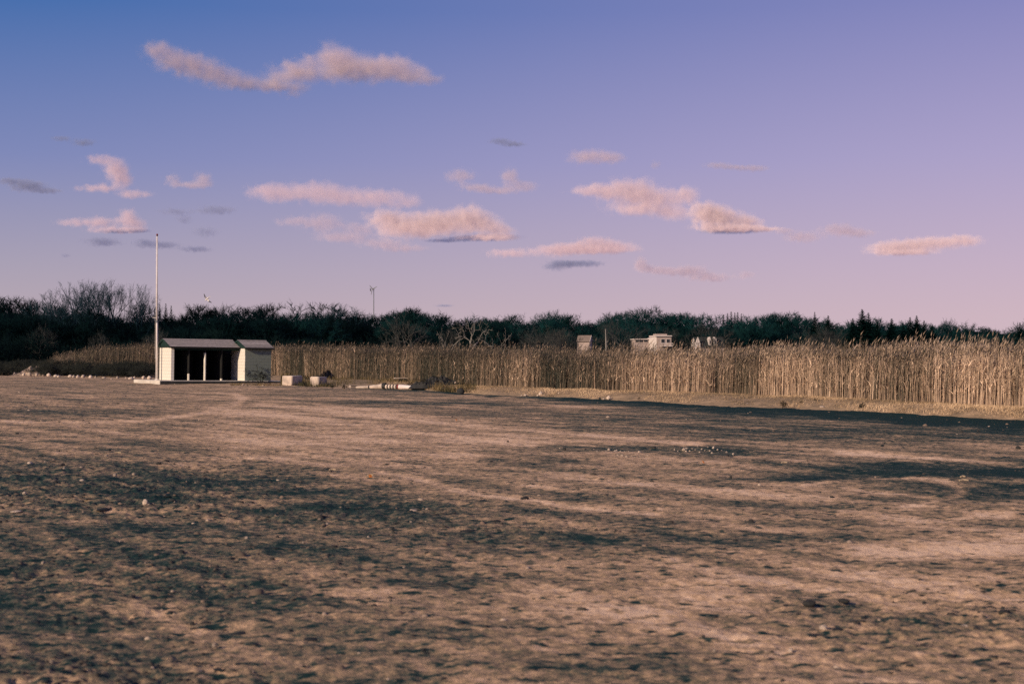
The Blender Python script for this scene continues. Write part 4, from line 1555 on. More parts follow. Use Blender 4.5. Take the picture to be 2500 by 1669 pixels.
# ------------------------------------------------------------------ stones lying on the lot
for (px, py, w_, h_, lab, me_) in [
        (1377, 1100, 11, 9, 'black stone on the open lot left of the pebble cluster', DROCK[1]),
        (1391, 1103, 5, 4, 'small black stone beside the black stone', DROCK[2]),
        (1282, 1219, 24, 9, 'dark low clod in the middle of the lot', DROCK[0]),
        (355, 1230, 15, 14, 'pale pointed stone casting a shadow on the left of the lot', ROCK[2]),
        (374, 1229, 8, 4, 'small stone right of the pale pointed stone', ROCK[4]),
        (72, 1133, 14, 8, 'pale pinkish stone near the left picture edge', ROCK[1]),
        (281, 1162, 12, 8, 'tan stone at the back of the stony ground', ROCK[3]),
        (327, 1159, 9, 6, 'pinkish stone right of the tan stone', ROCK[0]),
        (157, 1145, 9, 6, 'tan stone with a dark clod behind it', ROCK[5]),
        (152, 1138, 18, 8, 'dark clod behind the tan stone', DROCK[2]),
        (60, 1206, 10, 8, 'ochre stone in front of a dark clod at left', ROCK[3]),
        (200, 1174, 13, 6, 'grey flat stone on the stony ground', ROCK[5]),
        (40, 1249, 30, 5, 'flat pale slab of stone at the left edge', ROCK[3]),
        (387, 1133, 14, 7, 'dark clod right of the stony ground', DROCK[0]),
        (904, 1160, 7, 5, 'dark stone beside a thin pale stick', DROCK[1]),
        (1854, 1184, 9, 4.5, 'pale flat stone in front of the dark damp patch', ROCK[0]),
        (1784, 1166, 7, 5.5, 'small black stone at the left of the damp patch', DROCK[1]),
        (2486, 1096, 13, 9, 'dark boulder near the right picture edge', DROCK[2]),
        (602, 1314, 10, 7, 'round white pebble in the foreground left', ROCK[1]),
        (105, 1375, 9, 8, 'small white pebble low on the left', ROCK[4]),
        (523, 1576, 14, 11, 'white pebble near the bottom left of the lot', ROCK[1]),
        (126, 1617, 13, 9, 'pinkish pebble in the bottom left corner', ROCK[0]),
        (1930, 1590, 16, 11, 'white stone near the bottom right', ROCK[4]),
        (1744, 1591, 10, 10, 'pale pebble left of the white stone at bottom right', ROCK[1]),
        (2010, 1535, 24, 13, 'pale stone in a stony patch at bottom right', ROCK[3]),
        (2354, 1530, 20, 8, 'flat pale stone at the lower right', ROCK[0]),
        (2450, 1495, 38, 10, 'long dark clod by the right picture edge', DROCK[0]),
        (1975, 1476, 34, 14, 'dark clod in the lower right foreground', DROCK[1]),
        (2060, 1468, 34, 10, 'flat dark clod right of the other dark clod', DROCK[2]),
        (900, 1314, 9, 8, 'pinkish pebble in the middle foreground', ROCK[0]),
        (740, 1325, 7, 6, 'small pinkish pebble left of the middle foreground', ROCK[1]),
        (1240, 1078, 5, 4, 'tiny dark stone on the light track', DROCK[1])]:
    stone(px, py, w_, h_, lab, me_, name='stone')
stone(593, 940, 8, 3.5, 'pinkish stone lying in front of the slab below the storeroom', ROCK[3], name='stone')
stone(642, 942, 6, 2.5, 'small pale stone in front of the slab end', ROCK[0], name='stone')
GL1 = 'pale pebble in the left cluster in the middle of the lot'
for q in [(1458, 1104, 7, 5), (1487, 1099, 8, 6), (1502, 1103, 8, 6), (1505, 1102, 6, 6), (1561, 1105, 9, 6), (1519, 1114, 8, 7), (1530, 1116, 9, 7), (1542, 1115, 6, 4),
          (1470, 1104, 5, 4), (1480, 1102, 6, 4), (1494, 1105, 5, 4), (1515, 1103, 5, 4), (1525, 1104, 6, 4), (1535, 1104, 5, 4), (1546, 1106, 6, 4), (1553, 1111, 5, 4),
          (1572, 1109, 6, 4), (1581, 1113, 6, 4), (1562, 1114, 5, 3), (1508, 1112, 5, 4), (1550, 1116, 5, 3)]:
    stone(*q, GL1, name='pebble', group='pebbles in the left cluster')
GL2 = 'small pebble in the right cluster in the middle of the lot'
for q in [(1670, 1099, 10, 7), (1676, 1096, 7, 5), (1675, 1103, 6, 5), (1703, 1092, 7, 4), (1742, 1094, 7, 6), (1728, 1093, 5, 4), (1690, 1096, 5, 4), (1697, 1099, 5, 4), (1713, 1097, 6, 4),
          (1721, 1100, 5, 4), (1733, 1101, 5, 4), (1752, 1098, 6, 4), (1762, 1101, 5, 4), (1684, 1101, 5, 3), (1647, 1098, 5, 4), (1655, 1103, 5, 4), (1774, 1104, 6, 4), (1790, 1109, 6, 5),
          (1708, 1104, 5, 3), (1738, 1106, 5, 4)]:
    stone(*q, GL2, name='pebble', group='pebbles in the right cluster')

# sticks and scraps
for (px, py, L_, yaw, lab, mt) in [(288, 1108, 17, -0.05, 'thin pale stick on the left of the lot', 'stick'), (812, 1150, 17, 0.02, 'thin pale stick in the middle left of the lot', 'stick'),
                                   (2353, 1176, 23, 0.03, 'straight yellowish stick on the dark damp patch', 'stick'), (2351, 1167, 12, 0.05, 'short stick just above the straight yellowish stick', 'stick'),
                                   (1915, 1132, 14, 0.0, 'pale stick at the left of the damp patch', 'stick'), (905, 1163, 14, 0.15, 'short pale stick beside a dark stone', 'stick')]:
    p = gp(px, py)
    l_ = L_ * p.y / FPX
    o_ = MB().tube([(-l_ / 2, 0, 0.012), (0, 0.02, 0.02), (l_ / 2, 0, 0.014)], [0.012, 0.014, 0.010], 6).build('stick', M[mt], loc=(p.x, p.y, 0.01), rot=(0, 0, yaw))
    tag(o_, lab, 'stick')
for (px, py, w_, lab) in [(904, 1168, 7, 'orange scrap lying beside the short pale stick'), (1717, 1133, 4, 'small orange scrap near the right pebble cluster'), (1114, 1028, 3, 'tiny orange scrap on the light track')]:
    p = gp(px, py)
    l_ = w_ * p.y / FPX
    m_ = MB()
    m_.prism([(-l_ / 2, -0.03, 0), (l_ / 2, -0.02, 0), (l_ / 2.4, 0.03, 0.03), (-l_ / 2.2, 0.02, 0.035)], (0.004, 0.004, 0.006))
    tag(m_.build('litter', M['orange_litter'], loc=(p.x, p.y, 0.02), rot=(0, 0, 0.3)), lab, 'litter')

# loose gravel strewn over the lot
n = 44000
yy = 5.5 * (95 / 5.5) ** rng.random(n)
xx = (rng.random(n) * 2 - 1) * 0.42 * yy
d_, l_, w_, st_ = ground_masks(xx, yy)
keep = rng.random(n) < (0.10 + 0.85 * st_ + 0.12 * d_ - 0.25 * l_) * (0.25 + 1.5 * fbm(xx * 0.5, yy * 0.35, 71, 3) ** 2)
xx, yy, st_, d_, l_, w_ = xx[keep], yy[keep], st_[keep], d_[keep], l_[keep], w_[keep]
n = len(xx)
zz = ground_h(xx, yy, d_, l_, w_, st_)
size = np.clip(rng.lognormal(math.log(0.016), 0.5, n), 0.006, 0.075) * (0.75 + 0.01 * yy)
k6 = np.arange(6) * 1.0472
k5 = np.arange(5) * 1.2566 + 0.4
flat = (rng.random(n) < 0.10) & (yy < 30)  # flat near-black stones stand in for the dark pits in the dirt
size[flat] *= 2.0
k6 = k6 * 1.0
oct_v = np.concatenate([np.stack([np.cos(k6), np.sin(k6), 0 * k6 - 0.15], -1), np.stack([np.cos(k5) * 0.68, np.sin(k5) * 0.68, 0 * k5 + 0.5], -1), [(0.05, 0.0, 0.68)]])
oct_f = np.array([(0, 1, 6), (1, 7, 6), (1, 2, 7), (2, 3, 7), (3, 8, 7), (3, 4, 8), (4, 9, 8), (4, 5, 9), (5, 10, 9), (5, 0, 10), (0, 6, 10),
                  (6, 7, 11), (7, 8, 11), (8, 9, 11), (9, 10, 11), (10, 6, 11)])
nv_ = len(oct_v)
a = rng.random(n) * 6.28
V = oct_v[None] * (1 + rng.normal(0, 0.17, (n, nv_, 3)))
asp = 0.55 + 0.45 * rng.random(n)
c_, s_ = np.cos(a)[:, None], np.sin(a)[:, None]
Vx, Vy = V[..., 0], V[..., 1] * asp[:, None]
V = np.stack([Vx * c_ - Vy * s_, Vx * s_ + Vy * c_, V[..., 2] * np.where(flat, 0.22, 0.45 + 0.5 * rng.random(n))[:, None]], -1) * size[:, None, None]
V += np.stack([xx, yy, zz], -1)[:, None]
Fg = (oct_f[None] + (np.arange(n) * nv_)[:, None, None]).reshape(-1, 3)
vv = np.where(flat, 0.05, np.clip(rng.beta(1.1, 1.7, n), 0, 1))
tag(link('gravel', mesh_np('gravel', V.reshape(-1, 3), Fg, M['gravel'], {'vary': np.repeat(vv, nv_)})), 'loose gravel and clods strewn over the dirt lot', 'gravel', kind='stuff')
print('gravel', n)


# ------------------------------------------------------------------ houses in the wood
def box_part(parent, name, mat, x0, x1, y0, y1, z0, z1):
    return MB().box(x0, x1, y0, y1, z0, z1).build(name, M[mat], parent)


# flat roofed house with balcony
Yh = 318
k = Yh / FPX


def hx(px, px0):
    return (px - px0) * k


def hz(py):
    return at(1600, py, Yh).z


hb = empty('flat_roofed_house', ((1603 - 1250) * k, Yh, 0), R(8))
Z = lambda py: hz(py)
box_part(hb, 'wall', 'house_wall', 0.0, hx(1640, 1603), 0.0, 5.5, 0, Z(821))
sw = MB()
sw.hexa([(hx(1592, 1603), 3.0, 0), (0 - 0.004, 0.0, 0), (-0.004, 5.4, 0), (hx(1592, 1603), 5.4, 0),
         (hx(1592, 1603), 3.0, Z(826)), (0 - 0.004, 0.0, Z(820.5)), (-0.004, 5.4, Z(820.5)), (hx(1592, 1603), 5.4, Z(826))])
sw.build('side_wall', M['house_trim'], hb)  # sunlit side wall painted paler than the front
rf = box_part(hb, 'roof', 'house_trim', -0.35, hx(1641, 1603), -0.35, 5.8, Z(821) + 0.003, Z(818.5))
box_part(rf, 'parapet', 'house_wall', hx(1605, 1603), hx(1632, 1603), 1.0, 4.0, Z(818.5) + 0.003, Z(814.5))
w_ = box_part(hb, 'window', 'house_trim', hx(1613.5, 1603), hx(1624, 1603), -0.05, -0.003, Z(838), Z(826.5))
box_part(w_, 'pane', 'glass', hx(1614.5, 1603), hx(1623, 1603), -0.075, -0.053, Z(837.5), Z(827.5))
w_ = box_part(hb, 'window', 'house_trim', hx(1627, 1603), hx(1637, 1603), -0.05, -0.003, Z(837), Z(827))
box_part(w_, 'pane', 'glass', hx(1628, 1603), hx(1636, 1603), -0.075, -0.053, Z(836.5), Z(827.8))
bal = box_part(hb, 'balcony', 'house_trim', hx(1612, 1603), hx(1641, 1603), -1.3, -0.08, Z(845.5), Z(843.5))
for i in range(12):
    xx_ = hx(1612.5, 1603) + i * (hx(1640.5, 1603) - hx(1612.5, 1603)) / 11
    box_part(bal, 'baluster', 'house_trim', xx_ - 0.03, xx_ + 0.03, -1.29, -1.23, Z(843.5) + 0.002, Z(837.5))
box_part(bal, 'rail', 'house_trim', hx(1612, 1603), hx(1641, 1603), -1.31, -1.21, Z(837.5) + 0.002, Z(836.6))
box_part(hb, 'dark_lower_panel', 'house_dark', hx(1623, 1603), hx(1639, 1603), -0.02, -0.004, 0.2, Z(847))  # thin dark panel on the wall below the balcony
box_part(hb, 'wing_wall', 'house_wall', hx(1557, 1603), hx(1592, 1603) - 0.01, 3.2, 7.5, 0, Z(828.5))
wr = box_part(hb, 'wing_roof', 'house_trim', hx(1556, 1603), hx(1592, 1603) - 0.02, 2.9, 7.8, Z(828.5) + 0.003, Z(826))
for a_, b_ in ((1559, 1566), (1568, 1577), (1580, 1589)):
    w_ = box_part(hb, 'window', 'house_dark', hx(a_, 1603), hx(b_, 1603), 3.15, 3.197, Z(834), Z(829.5))
    box_part(w_, 'pane', 'glass', hx(a_ + 0.6, 1603), hx(b_ - 0.6, 1603), 3.12, 3.147, Z(833.6), Z(830))
tag(hb, 'weathered flat roofed house with white balcony among the trees', 'house')

# small gabled house
Yh2 = 262
k2 = Yh2 / FPX
z2 = lambda py: at(1420, py, Yh2).z
gx = lambda px: (px - 1420) * k2
hg = empty('gabled_house', ((1420 - 1250) * k2, Yh2, 0), R(-14))
x0_, x1_ = gx(1407), gx(1440)
ez, rz_ = z2(831), z2(818)
MB().box(x0_ + 0.1, x1_ - 0.1, 0.25, 2.75, 0, ez).build('wall', M['house_wall'], hg)
MB().prism([(x1_ - 0.098, 0.25, ez + 0.002), (x1_ - 0.098, 2.75, ez + 0.002), (x1_ - 0.098, 1.5, rz_ - 0.1)], (0.08, 0, 0)).build('gable', M['house_wall'], hg)
for ya in (0.0, 3.0):
    MB().prism([(x0_, ya, ez - 0.12), (x0_, 1.5, rz_), (x0_, 1.5, rz_ - 0.1), (x0_, ya, ez - 0.22)], (x1_ - x0_, 0, 0)).build('roof', M['house_roof'], hg)
    MB().prism([(x1_ + 0.002, ya, ez - 0.10), (x1_ + 0.002, 1.5, rz_ + 0.02), (x1_ + 0.002, 1.5, rz_ - 0.14), (x1_ + 0.002, ya, ez - 0.26)], (0.06, 0, 0)).build('rake_board', M['house_trim'], hg)
tag(hg, 'small house with tan gabled roof half hidden behind the reeds', 'house')

# dormered house
Yh3 = 345
k3 = Yh3 / FPX
z3 = lambda py: at(1730, py, Yh3).z
dx_ = lambda px: (px - 1700) * k3
hd = empty('dormered_house', ((1700 - 1250) * k3, Yh3, 0), R(6))
MB().box(0.0, dx_(1772), 0.6, 5.0, 0, z3(845)).build('wall', M['house_wall'], hd)
MB().prism([(-0.06, 0.2, z3(845)), (-0.06, 5.4, z3(845)), (-0.06, 2.8, z3(823))], (0.05, 0, 0)).build('gable', M['house_trim'], hd)
gw_ = MB().prism([(-0.3, -0.2, 0), (0.95, -0.2, 0), (0.95, -0.2, z3(838)), (0.4, -0.2, z3(822.5)), (-0.25, -0.2, z3(840))], (0, 0.75, 0)).build('front_gable', M['house_trim'], hd)
for ya in (0.2, 5.4):
    MB().prism([(0.0, ya, z3(846)), (0.0, 2.8, z3(822)), (0.0, 2.8, z3(823.5)), (0.0, ya, z3(847.5))], (dx_(1773), 0, 0)).build('roof', M['house_dark'], hd)
for px in (1735, 1748):
    dm = MB().box(dx_(px - 3), dx_(px + 3), 0.3, 2.4, z3(842), z3(829)).build('dormer', M['house_trim'], hd)
    MB().prism([(dx_(px - 3.6), 0.22, z3(829) + 0.002), (dx_(px + 3.6), 0.22, z3(829) + 0.002), (dx_(px), 0.22, z3(822))], (0, 2.3, 0)).build('dormer_roof', M['house_trim'], dm)
    MB().box(dx_(px - 1.4), dx_(px + 1.8), 0.27, 0.297, z3(840), z3(831)).build('pane', M['glass'], dm)
tag(hd, 'dark roofed house with pale gable and two white dormers', 'house')

# low pale roof glimpsed over the reeds on the right
Yr = 250
p0 = at(2070, 857, Yr)
lr = empty('low_shed', (p0.x, Yr, 0), R(2))
wl_ = 66 * Yr / FPX
MB().box(0.1, wl_ - 0.1, 0.1, 2.5, 0, p0.z - 0.1).build('wall', M['house_wall'], lr)
MB().prism([(0, 0, p0.z - 0.12), (0, 1.3, p0.z + 0.22), (0, 2.6, p0.z - 0.12)], (wl_, 0, 0)).build('roof', M['house_roof'], lr)
tag(lr, 'long low roof just showing over the reeds near the conifers', 'shed')

# ------------------------------------------------------------------ wind turbine
Yt = 300
hub = at(912.5, 707, Yt)
kt = Yt / FPX
tb = empty('wind_turbine', (hub.x, Yt, 0))
MB().tube([(0, 0, -0.2), (0, 0, hub.z * 0.5), (0, 0, hub.z)], [0.13, 0.10, 0.075], 10).build('tower', M['steel'], tb)
na = MB()
na.tube([(0.10, -0.1, hub.z + 0.10), (-0.22, -0.25, hub.z + 0.12)], [0.13, 0.11], 8)
na.build('nacelle', M['house_trim'], tb)
MB().tube([(-0.22, -0.27, hub.z + 0.12), (-0.34, -0.33, hub.z + 0.12)], [0.11, 0.04], 8).build('hub', M['steel'], tb)
hc = Vector((-0.25, -0.30, hub.z + 0.12))
for a_, l_ in ((128, 0.85), (28, 0.95), (258, 1.05)):
    dv = Vector((math.cos(R(a_)), -0.1, math.sin(R(a_))))
    pv = Vector((-dv.z, 0, dv.x))
    l_ *= 1.2
    q = [hc + dv * 0.05 - pv * 0.08, hc + dv * 0.30 - pv * 0.13, hc + dv * l_ - pv * 0.03, hc + dv * l_ + pv * 0.03, hc + dv * 0.05 + pv * 0.08]
    MB().prism(q, (0.0, 0.035, 0.0)).build('blade', M['steel'], tb)
MB().tube([(0.05, -0.05, hub.z + 0.12), (-0.72, 0.7, hub.z + 0.16)], [0.03, 0.025], 6).build('tail_boom', M['steel'], tb)
MB().prism([(-0.68, 0.66, hub.z - 0.22), (-0.84, 0.82, hub.z - 0.30), (-0.90, 0.88, hub.z + 0.42), (-0.70, 0.68, hub.z + 0.18)], (0.02, 0.02, 0)).build('tail_vane', M['black_metal'], tb)
tag(tb, 'small three bladed wind turbine on a thin mast above the wood', 'wind turbine')

# ------------------------------------------------------------------ gull
pg = at(506, 729, 140)
gl_ = empty('gull', pg)
_w = Vector((0.62, 0.2, -0.76)).normalized()
_f = _w.cross(Vector((-0.35, -0.85, 0.35))).normalized()
_u = _f.cross(_w).normalized()
gl_.rotation_euler = Matrix((_f, _w, _u)).transposed().to_euler()
mb = MB()
mb.tube([(-0.26, 0, 0), (-0.18, 0, 0.0), (-0.05, 0, -0.01), (0.10, 0, 0), (0.18, 0, 0.015), (0.24, 0, 0.015), (0.29, 0, 0.0)],
        [0.02, 0.055, 0.085, 0.075, 0.045, 0.042, 0.008], 10)
mb.build('body', M['gull_white'], gl_, smooth=True)
for sg in (-1, 1):
    m_ = MB()
    m_.hexa([(-0.04, sg * 0.05, 0.0), (0.10, sg * 0.05, 0.01), (0.10, sg * 0.26, 0.09), (-0.05, sg * 0.26, 0.085),
             (-0.04, sg * 0.05, 0.02), (0.10, sg * 0.05, 0.03), (0.10, sg * 0.26, 0.105), (-0.05, sg * 0.26, 0.10)])
    wg = m_.build('wing', M['gull_white'], gl_)
    m_ = MB()
    m_.hexa([(-0.05, sg * 0.262, 0.085), (0.10, sg * 0.262, 0.09), (-0.06, sg * 0.58, 0.055), (-0.11, sg * 0.56, 0.055),
             (-0.05, sg * 0.262, 0.10), (0.10, sg * 0.262, 0.105), (-0.06, sg * 0.58, 0.062), (-0.11, sg * 0.56, 0.062)])
    m_.build('wing_tip', M['gull_grey'], wg)
MB().prism([(-0.25, -0.02, -0.005), (-0.25, 0.02, -0.005), (-0.38, 0.06, 0.0), (-0.38, -0.06, 0.0)], (0, 0, 0.012)).build('tail', M['gull_white'], gl_)
tag(gl_, 'white gull with dark wing tips flying above the shed', 'gull')

# ------------------------------------------------------------------ clouds: closed billowing hulls filled with a scattering volume
def cloud(label, blobs, tau=1.6, ragged=1.05, col=(0.99, 0.855, 0.855)):
    base = max(b_[1] + b_[3] for b_ in blobs)
    Y = min(1150.0 / ((868 - base) / FPX), 21000.0)
    s_ = Y / FPX                              # metres per photograph pixel
    x0 = min(b_[0] - 1.75 * b_[2] for b_ in blobs)
    x1 = max(b_[0] + 1.75 * b_[2] for b_ in blobs)
    cx = (x0 + x1) / 2
    cyy = sum(b_[1] for b_ in blobs) / len(blobs)
    loc = at(cx, cyy, Y)
    rmean = sum(b_[3] for b_ in blobs) / len(blobs)
    sigma = tau * 0.70 / (1.6 * rmean * s_)
    B3 = [((bx - cx) * s_, -(by - cyy) * s_, rx * s_, max(ry * 1.3, rx * 0.5) * s_, ry * s_) for (bx, by, rx, ry) in blobs]
    # hull: elliptical rings along x that enclose every blob
    nr, kr = 44, 16
    V_, F_ = [], []
    for i_ in range(nr):
        x = ((x0 - cx) + (x1 - x0) * i_ / (nr - 1)) * s_
        zt, zb, dp = -1e9, 1e9, 0.0
        for (bx, bz, rx, ry, rz) in B3:
            q_ = 1 - ((x - bx) / (rx * 1.75)) ** 2
            if q_ > 0:
                q_ = math.sqrt(q_) * 1.75
                zt, zb, dp = max(zt, bz + rz * q_), min(zb, bz - rz * q_), max(dp, ry * q_)
        if zt < zb:
            near = min(B3, key=lambda b_: abs(b_[0] - x))
            zt, zb, dp = near[1] + near[4] * 0.1, near[1] - near[4] * 0.1, near[3] * 0.1
        e_ = rmean * s_ * 0.03
        for j_ in range(kr):
            a_ = 2 * math.pi * j_ / kr
            V_.append((x, math.cos(a_) * (dp + e_), (zt + zb) / 2 + math.sin(a_) * ((zt - zb) / 2 + e_)))
    for i_ in range(nr - 1):
        for j_ in range(kr):
            a_, b_ = i_ * kr + j_, i_ * kr + (j_ + 1) % kr
            F_.append((a_, b_, b_ + kr, a_ + kr))
    bm = bmesh.new()
    vv_ = [bm.verts.new(v_) for v_ in V_]
    for f_ in F_:
        bm.faces.new([vv_[i_] for i_ in f_])
    bm.faces.new(vv_[:kr][::-1])
    bm.faces.new(vv_[-kr:])
    bmesh.ops.recalc_face_normals(bm, faces=bm.faces)
    me_ = bpy.data.meshes.new('cloud')
    bm.to_mesh(me_)
    bm.free()

    cm = bpy.data.materials.new('cloud')
    cm.use_nodes = True
    cm.cycles.volume_step_rate = 0.6
    ct = cm.node_tree
    nn_, ll_ = ct.nodes, ct.links
    nn_.clear()
    co = nn_.new('ShaderNodeOutputMaterial')
    cv = nn_.new('ShaderNodeVolumePrincipled')
    cv.inputs['Color'].default_value = (*col, 1)
    cv.inputs['Density Attribute'].default_value = ''
    cv.inputs['Anisotropy'].default_value = -0.12 if col[0] > 0.9 else 0.0
    ll_.new(cv.outputs[0], co.inputs['Volume'])
    tc_ = nn_.new('ShaderNodeTexCoord')
    pos = tc_.outputs['Object']

    def mth(op, a_, b_=None, clamp=False):
        q_ = nn_.new('ShaderNodeMath')
        q_.operation = op
        q_.use_clamp = clamp
        for i_, v_ in enumerate((a_, b_)):
            if v_ is None:
                continue
            if isinstance(v_, (int, float)):
                q_.inputs[i_].default_value = v_
            else:
                ll_.new(v_, q_.inputs[i_])
        return q_.outputs[0]

    def vec(op, a_, b_):
        q_ = nn_.new('ShaderNodeVectorMath')
        q_.operation = op
        for i_, v_ in enumerate((a_, b_)):
            if isinstance(v_, tuple):
                q_.inputs[i_].default_value = v_
            else:
                ll_.new(v_, q_.inputs[i_])
        return q_

    shift = vec('ADD', pos, (cx * 7.0, cyy * 3.0, 11.0))
    nz1 = nn_.new('ShaderNodeTexNoise')
    nz1.inputs['Scale'].default_value = 1.0 / (rmean * s_ * 1.25)
    nz1.inputs['Detail'].default_value = 6.0
    nz1.inputs['Roughness'].default_value = 0.55
    ll_.new(shift.outputs[0], nz1.inputs['Vector'])
    wsub = vec('SUBTRACT', nz1.outputs['Color'], (0.5, 0.5, 0.5))
    wmul = vec('MULTIPLY', wsub.outputs[0], (rmean * s_ * 2.2, rmean * s_ * 1.6, rmean * s_ * 1.6))
    wpos = vec('ADD', pos, wmul.outputs[0])
    tot = None
    for (bx, bz, rx, ry, rz) in B3:
        d1 = vec('SUBTRACT', wpos.outputs[0], (bx, 0.0, bz))
        d2 = vec('MULTIPLY', d1.outputs[0], (1 / rx, 1 / ry, 1 / rz))
        dd_ = nn_.new('ShaderNodeVectorMath')
        dd_.operation = 'DOT_PRODUCT'
        ll_.new(d2.outputs[0], dd_.inputs[0])
        ll_.new(d2.outputs[0], dd_.inputs[1])
        ex = mth('POWER', 2.71828, mth('MULTIPLY', dd_.outputs['Value'], -1.0))
        tot = ex if tot is None else mth('ADD', tot, ex)
    f_ = mth('ADD', tot, mth('MULTIPLY', mth('SUBTRACT', nz1.outputs['Fac'], 0.5), ragged * 2.0))
    f_ = mth('MULTIPLY', mth('SUBTRACT', f_, 0.20), 0.9, clamp=True)
    f_ = mth('MULTIPLY', f_, mth('MULTIPLY', mth('SUBTRACT', tot, 0.07), 3.0, clamp=True))
    ll_.new(mth('MULTIPLY', f_, sigma), cv.inputs['Density'])
    me_.materials.append(cm)
    return tag(link('cloud', me_, None, loc), label, 'cloud')


SHADED_GREY = (0.46, 0.52, 0.70)  # low albedo puts the dimness of shaded clouds into their colour
LILAC = (0.84, 0.76, 0.83)  # milder shade put into the colour; some faint puffs share it
PINK = (0.94, 0.80, 0.83)
cloud('thin blue grey sheet standing in for the shaded underside of the brightest peach cloud', [(1150, 582, 60, 6), (1215, 579, 55, 7), (1080, 588, 40, 4)], 0.9, col=(0.42, 0.52, 0.74))  # added sheet; its dark colour stands for the cloud's shaded underside
cloud('thin blue grey sheet standing in for the shaded underside of the right hand peach cloud', [(1760, 564, 50, 6), (1810, 562, 50, 7), (1860, 560, 30, 4)], 0.9, col=(0.42, 0.52, 0.74))  # added as above, underside shade put into a separate dark sheet
cloud('thin blue grey streak standing in for the shaded underside of the pinkish cloud left of the flagpole', [(290, 565, 45, 4), (340, 563, 25, 4)], 1.3, col=(0.42, 0.52, 0.74))  # added streak, coloured dark as the shaded base of the pinkish cloud
cloud('faint lilac left half of the lone high cloud',
      [(385, 122, 36, 20), (430, 146, 55, 25), (490, 168, 60, 26), (550, 190, 55, 20), (620, 206, 70, 14), (700, 214, 60, 12), (716, 232, 26, 7)], 1.15, 1.25, col=(0.88, 0.76, 0.81))
cloud('pink domed cloud high in the upper left sky',
      [(690, 186, 55, 24), (745, 172, 42, 26), (812, 148, 40, 36), (850, 165, 50, 32), (905, 165, 42, 28), (945, 170, 36, 24), (980, 165, 32, 26), (1020, 182, 40, 20), (1058, 195, 28, 12)], 1.55, 1.2, col=(0.97, 0.83, 0.85))
cloud('dim grey cloud streak at the left picture edge', [(20, 441, 28, 8), (68, 454, 46, 14), (118, 466, 32, 6)], 1.87, col=SHADED_GREY)
cloud('small peach lit cloud above the flagpole to the left', [(285, 415, 28, 26), (245, 390, 34, 11), (240, 460, 50, 9), (330, 474, 42, 9), (300, 440, 26, 14)], 1.5, col=PINK)
cloud('pair of faint pinkish puffs right of the peach lit cloud', [(421, 438, 20, 12), (498, 436, 20, 17), (465, 452, 50, 8)], 1.1, col=LILAC)
cloud('broad pinkish cloud bank in the left middle sky', [(650, 465, 45, 15), (690, 474, 62, 20), (775, 466, 62, 23), (850, 482, 70, 19), (940, 484, 60, 21), (1000, 494, 30, 14)], 1.15, col=(0.95, 0.81, 0.84))
cloud('pinkish cloud with blue base left of the flagpole top', [(243, 543, 42, 14), (312, 530, 20, 22), (335, 548, 24, 14), (285, 562, 66, 6), (175, 543, 36, 9)], 1.4, col=PINK)
cloud('thin grey cloud streaks crossing behind the flagpole top', [(250, 590, 42, 11), (352, 594, 30, 10), (404, 598, 34, 8), (480, 608, 38, 7)], 2.21, col=SHADED_GREY)
cloud('faint grey wisps right of the flagpole top', [(500, 566, 32, 12), (528, 513, 46, 11), (425, 517, 38, 7), (450, 536, 20, 9)], 1.53, col=SHADED_GREY)
cloud('tiny faint grey cloud low at the left', [(160, 624, 13, 5)], 1.36, col=SHADED_GREY)
cloud('brightest peach cloud in the middle of the sky',
      [(970, 555, 58, 26), (1038, 548, 60, 27), (1090, 545, 50, 26), (1147, 528, 34, 28), (1190, 548, 40, 22), (1225, 565, 36, 13), (940, 530, 40, 16), (1200, 580, 60, 6)], 2.6)
cloud('dim grey cloud underneath the bright middle cloud', [(715, 540, 42, 11), (788, 543, 46, 22), (830, 580, 56, 11), (935, 594, 56, 11), (990, 607, 56, 8), (880, 560, 40, 16)], 1.1, col=LILAC)
cloud('two joined purple grey puffs above the bright middle cloud', [(1125, 430, 36, 16), (1165, 458, 42, 10), (1246, 430, 20, 20), (1280, 455, 36, 12), (1220, 466, 40, 8)], 1.4, col=LILAC)
cloud('small pink cloud high in the right middle sky', [(1420, 385, 34, 16), (1465, 380, 44, 15), (1500, 388, 30, 10)], 0.9, col=PINK)
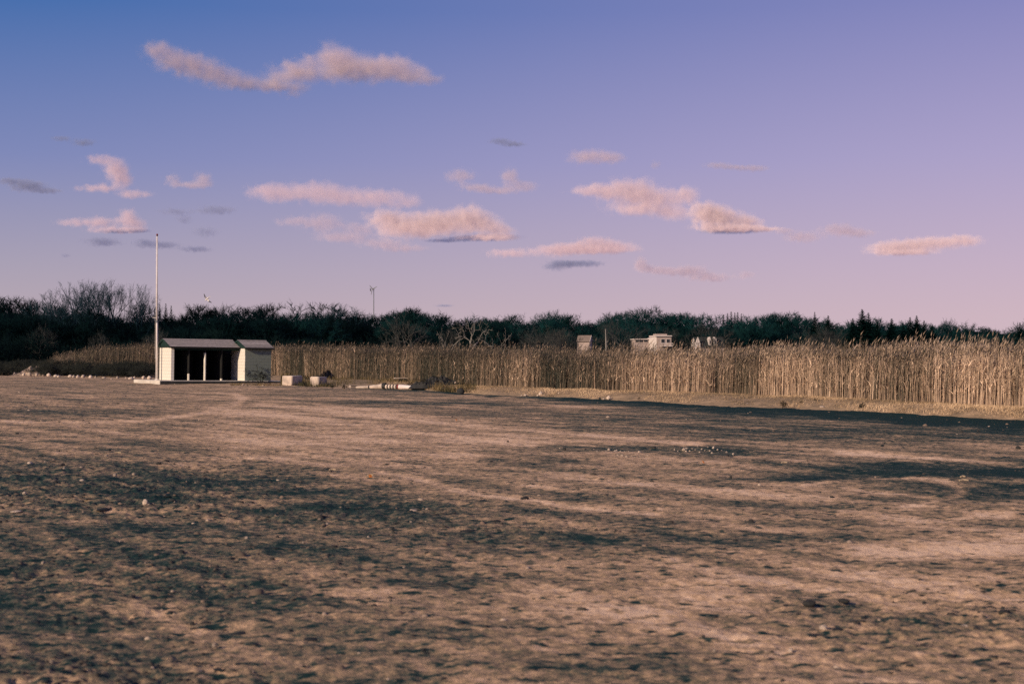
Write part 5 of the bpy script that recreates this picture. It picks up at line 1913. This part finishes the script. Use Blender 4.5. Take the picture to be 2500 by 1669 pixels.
cloud('very small faint puff right of the small pink cloud', [(1600, 403, 16, 10)], 0.6, col=LILAC)
cloud('thin pinkish streak pair high on the right', [(1753, 404, 34, 8), (1840, 411, 38, 8), (1795, 409, 24, 5)], 0.7, col=LILAC)
cloud('large pink and peach cloud right of the middle',
      [(1430, 466, 40, 11), (1480, 468, 46, 18), (1545, 462, 62, 26), (1600, 485, 70, 20), (1677, 474, 28, 20), (1560, 512, 70, 14), (1651, 522, 42, 15)], 1.7, col=(0.97, 0.83, 0.845))
cloud('bright peach cloud with a flat blue base on the right', [(1720, 518, 36, 24), (1760, 532, 50, 24), (1828, 540, 36, 14), (1790, 558, 78, 8), (1870, 558, 36, 5)], 2.6)
cloud('dim lilac cloud between the two right hand clouds', [(1958, 579, 46, 13), (2050, 560, 46, 14), (2100, 570, 40, 9), (1910, 562, 30, 7)], 1.3, col=LILAC)
cloud('peach cloud farthest right above the conifers', [(2160, 606, 44, 15), (2220, 600, 50, 14), (2290, 592, 60, 14), (2360, 587, 40, 13), (2215, 616, 66, 6)], 1.9)
cloud('long low cloud with pink crest below the middle', [(1243, 618, 54, 10), (1350, 612, 50, 13), (1455, 594, 46, 17), (1510, 602, 46, 11), (1400, 606, 50, 12), (1460, 610, 80, 8)], 1.4, col=PINK)
cloud('ragged grey wisp under the long low cloud', [(1358, 648, 28, 13), (1432, 643, 42, 8), (1390, 644, 26, 7)], 2.04, col=SHADED_GREY)
cloud('lowest dark lilac cloud with a small pink spur', [(1565, 642, 15, 16), (1585, 655, 30, 9), (1630, 662, 46, 9), (1690, 660, 40, 13), (1735, 678, 48, 10), (1820, 671, 24, 9)], 1.7, col=LILAC)
cloud('faint violet smear above the two joined puffs', [(1220, 344, 26, 7), (1255, 352, 30, 6)], 1.02, col=SHADED_GREY)
cloud('faint violet smear near the top left of the middle sky', [(205, 348, 30, 9), (150, 338, 24, 6)], 1.02, col=SHADED_GREY)
cloud('tiny grey streak just above the wood in the middle', [(1085, 746, 22, 3.2)], 0.85, col=SHADED_GREY)
print('done')
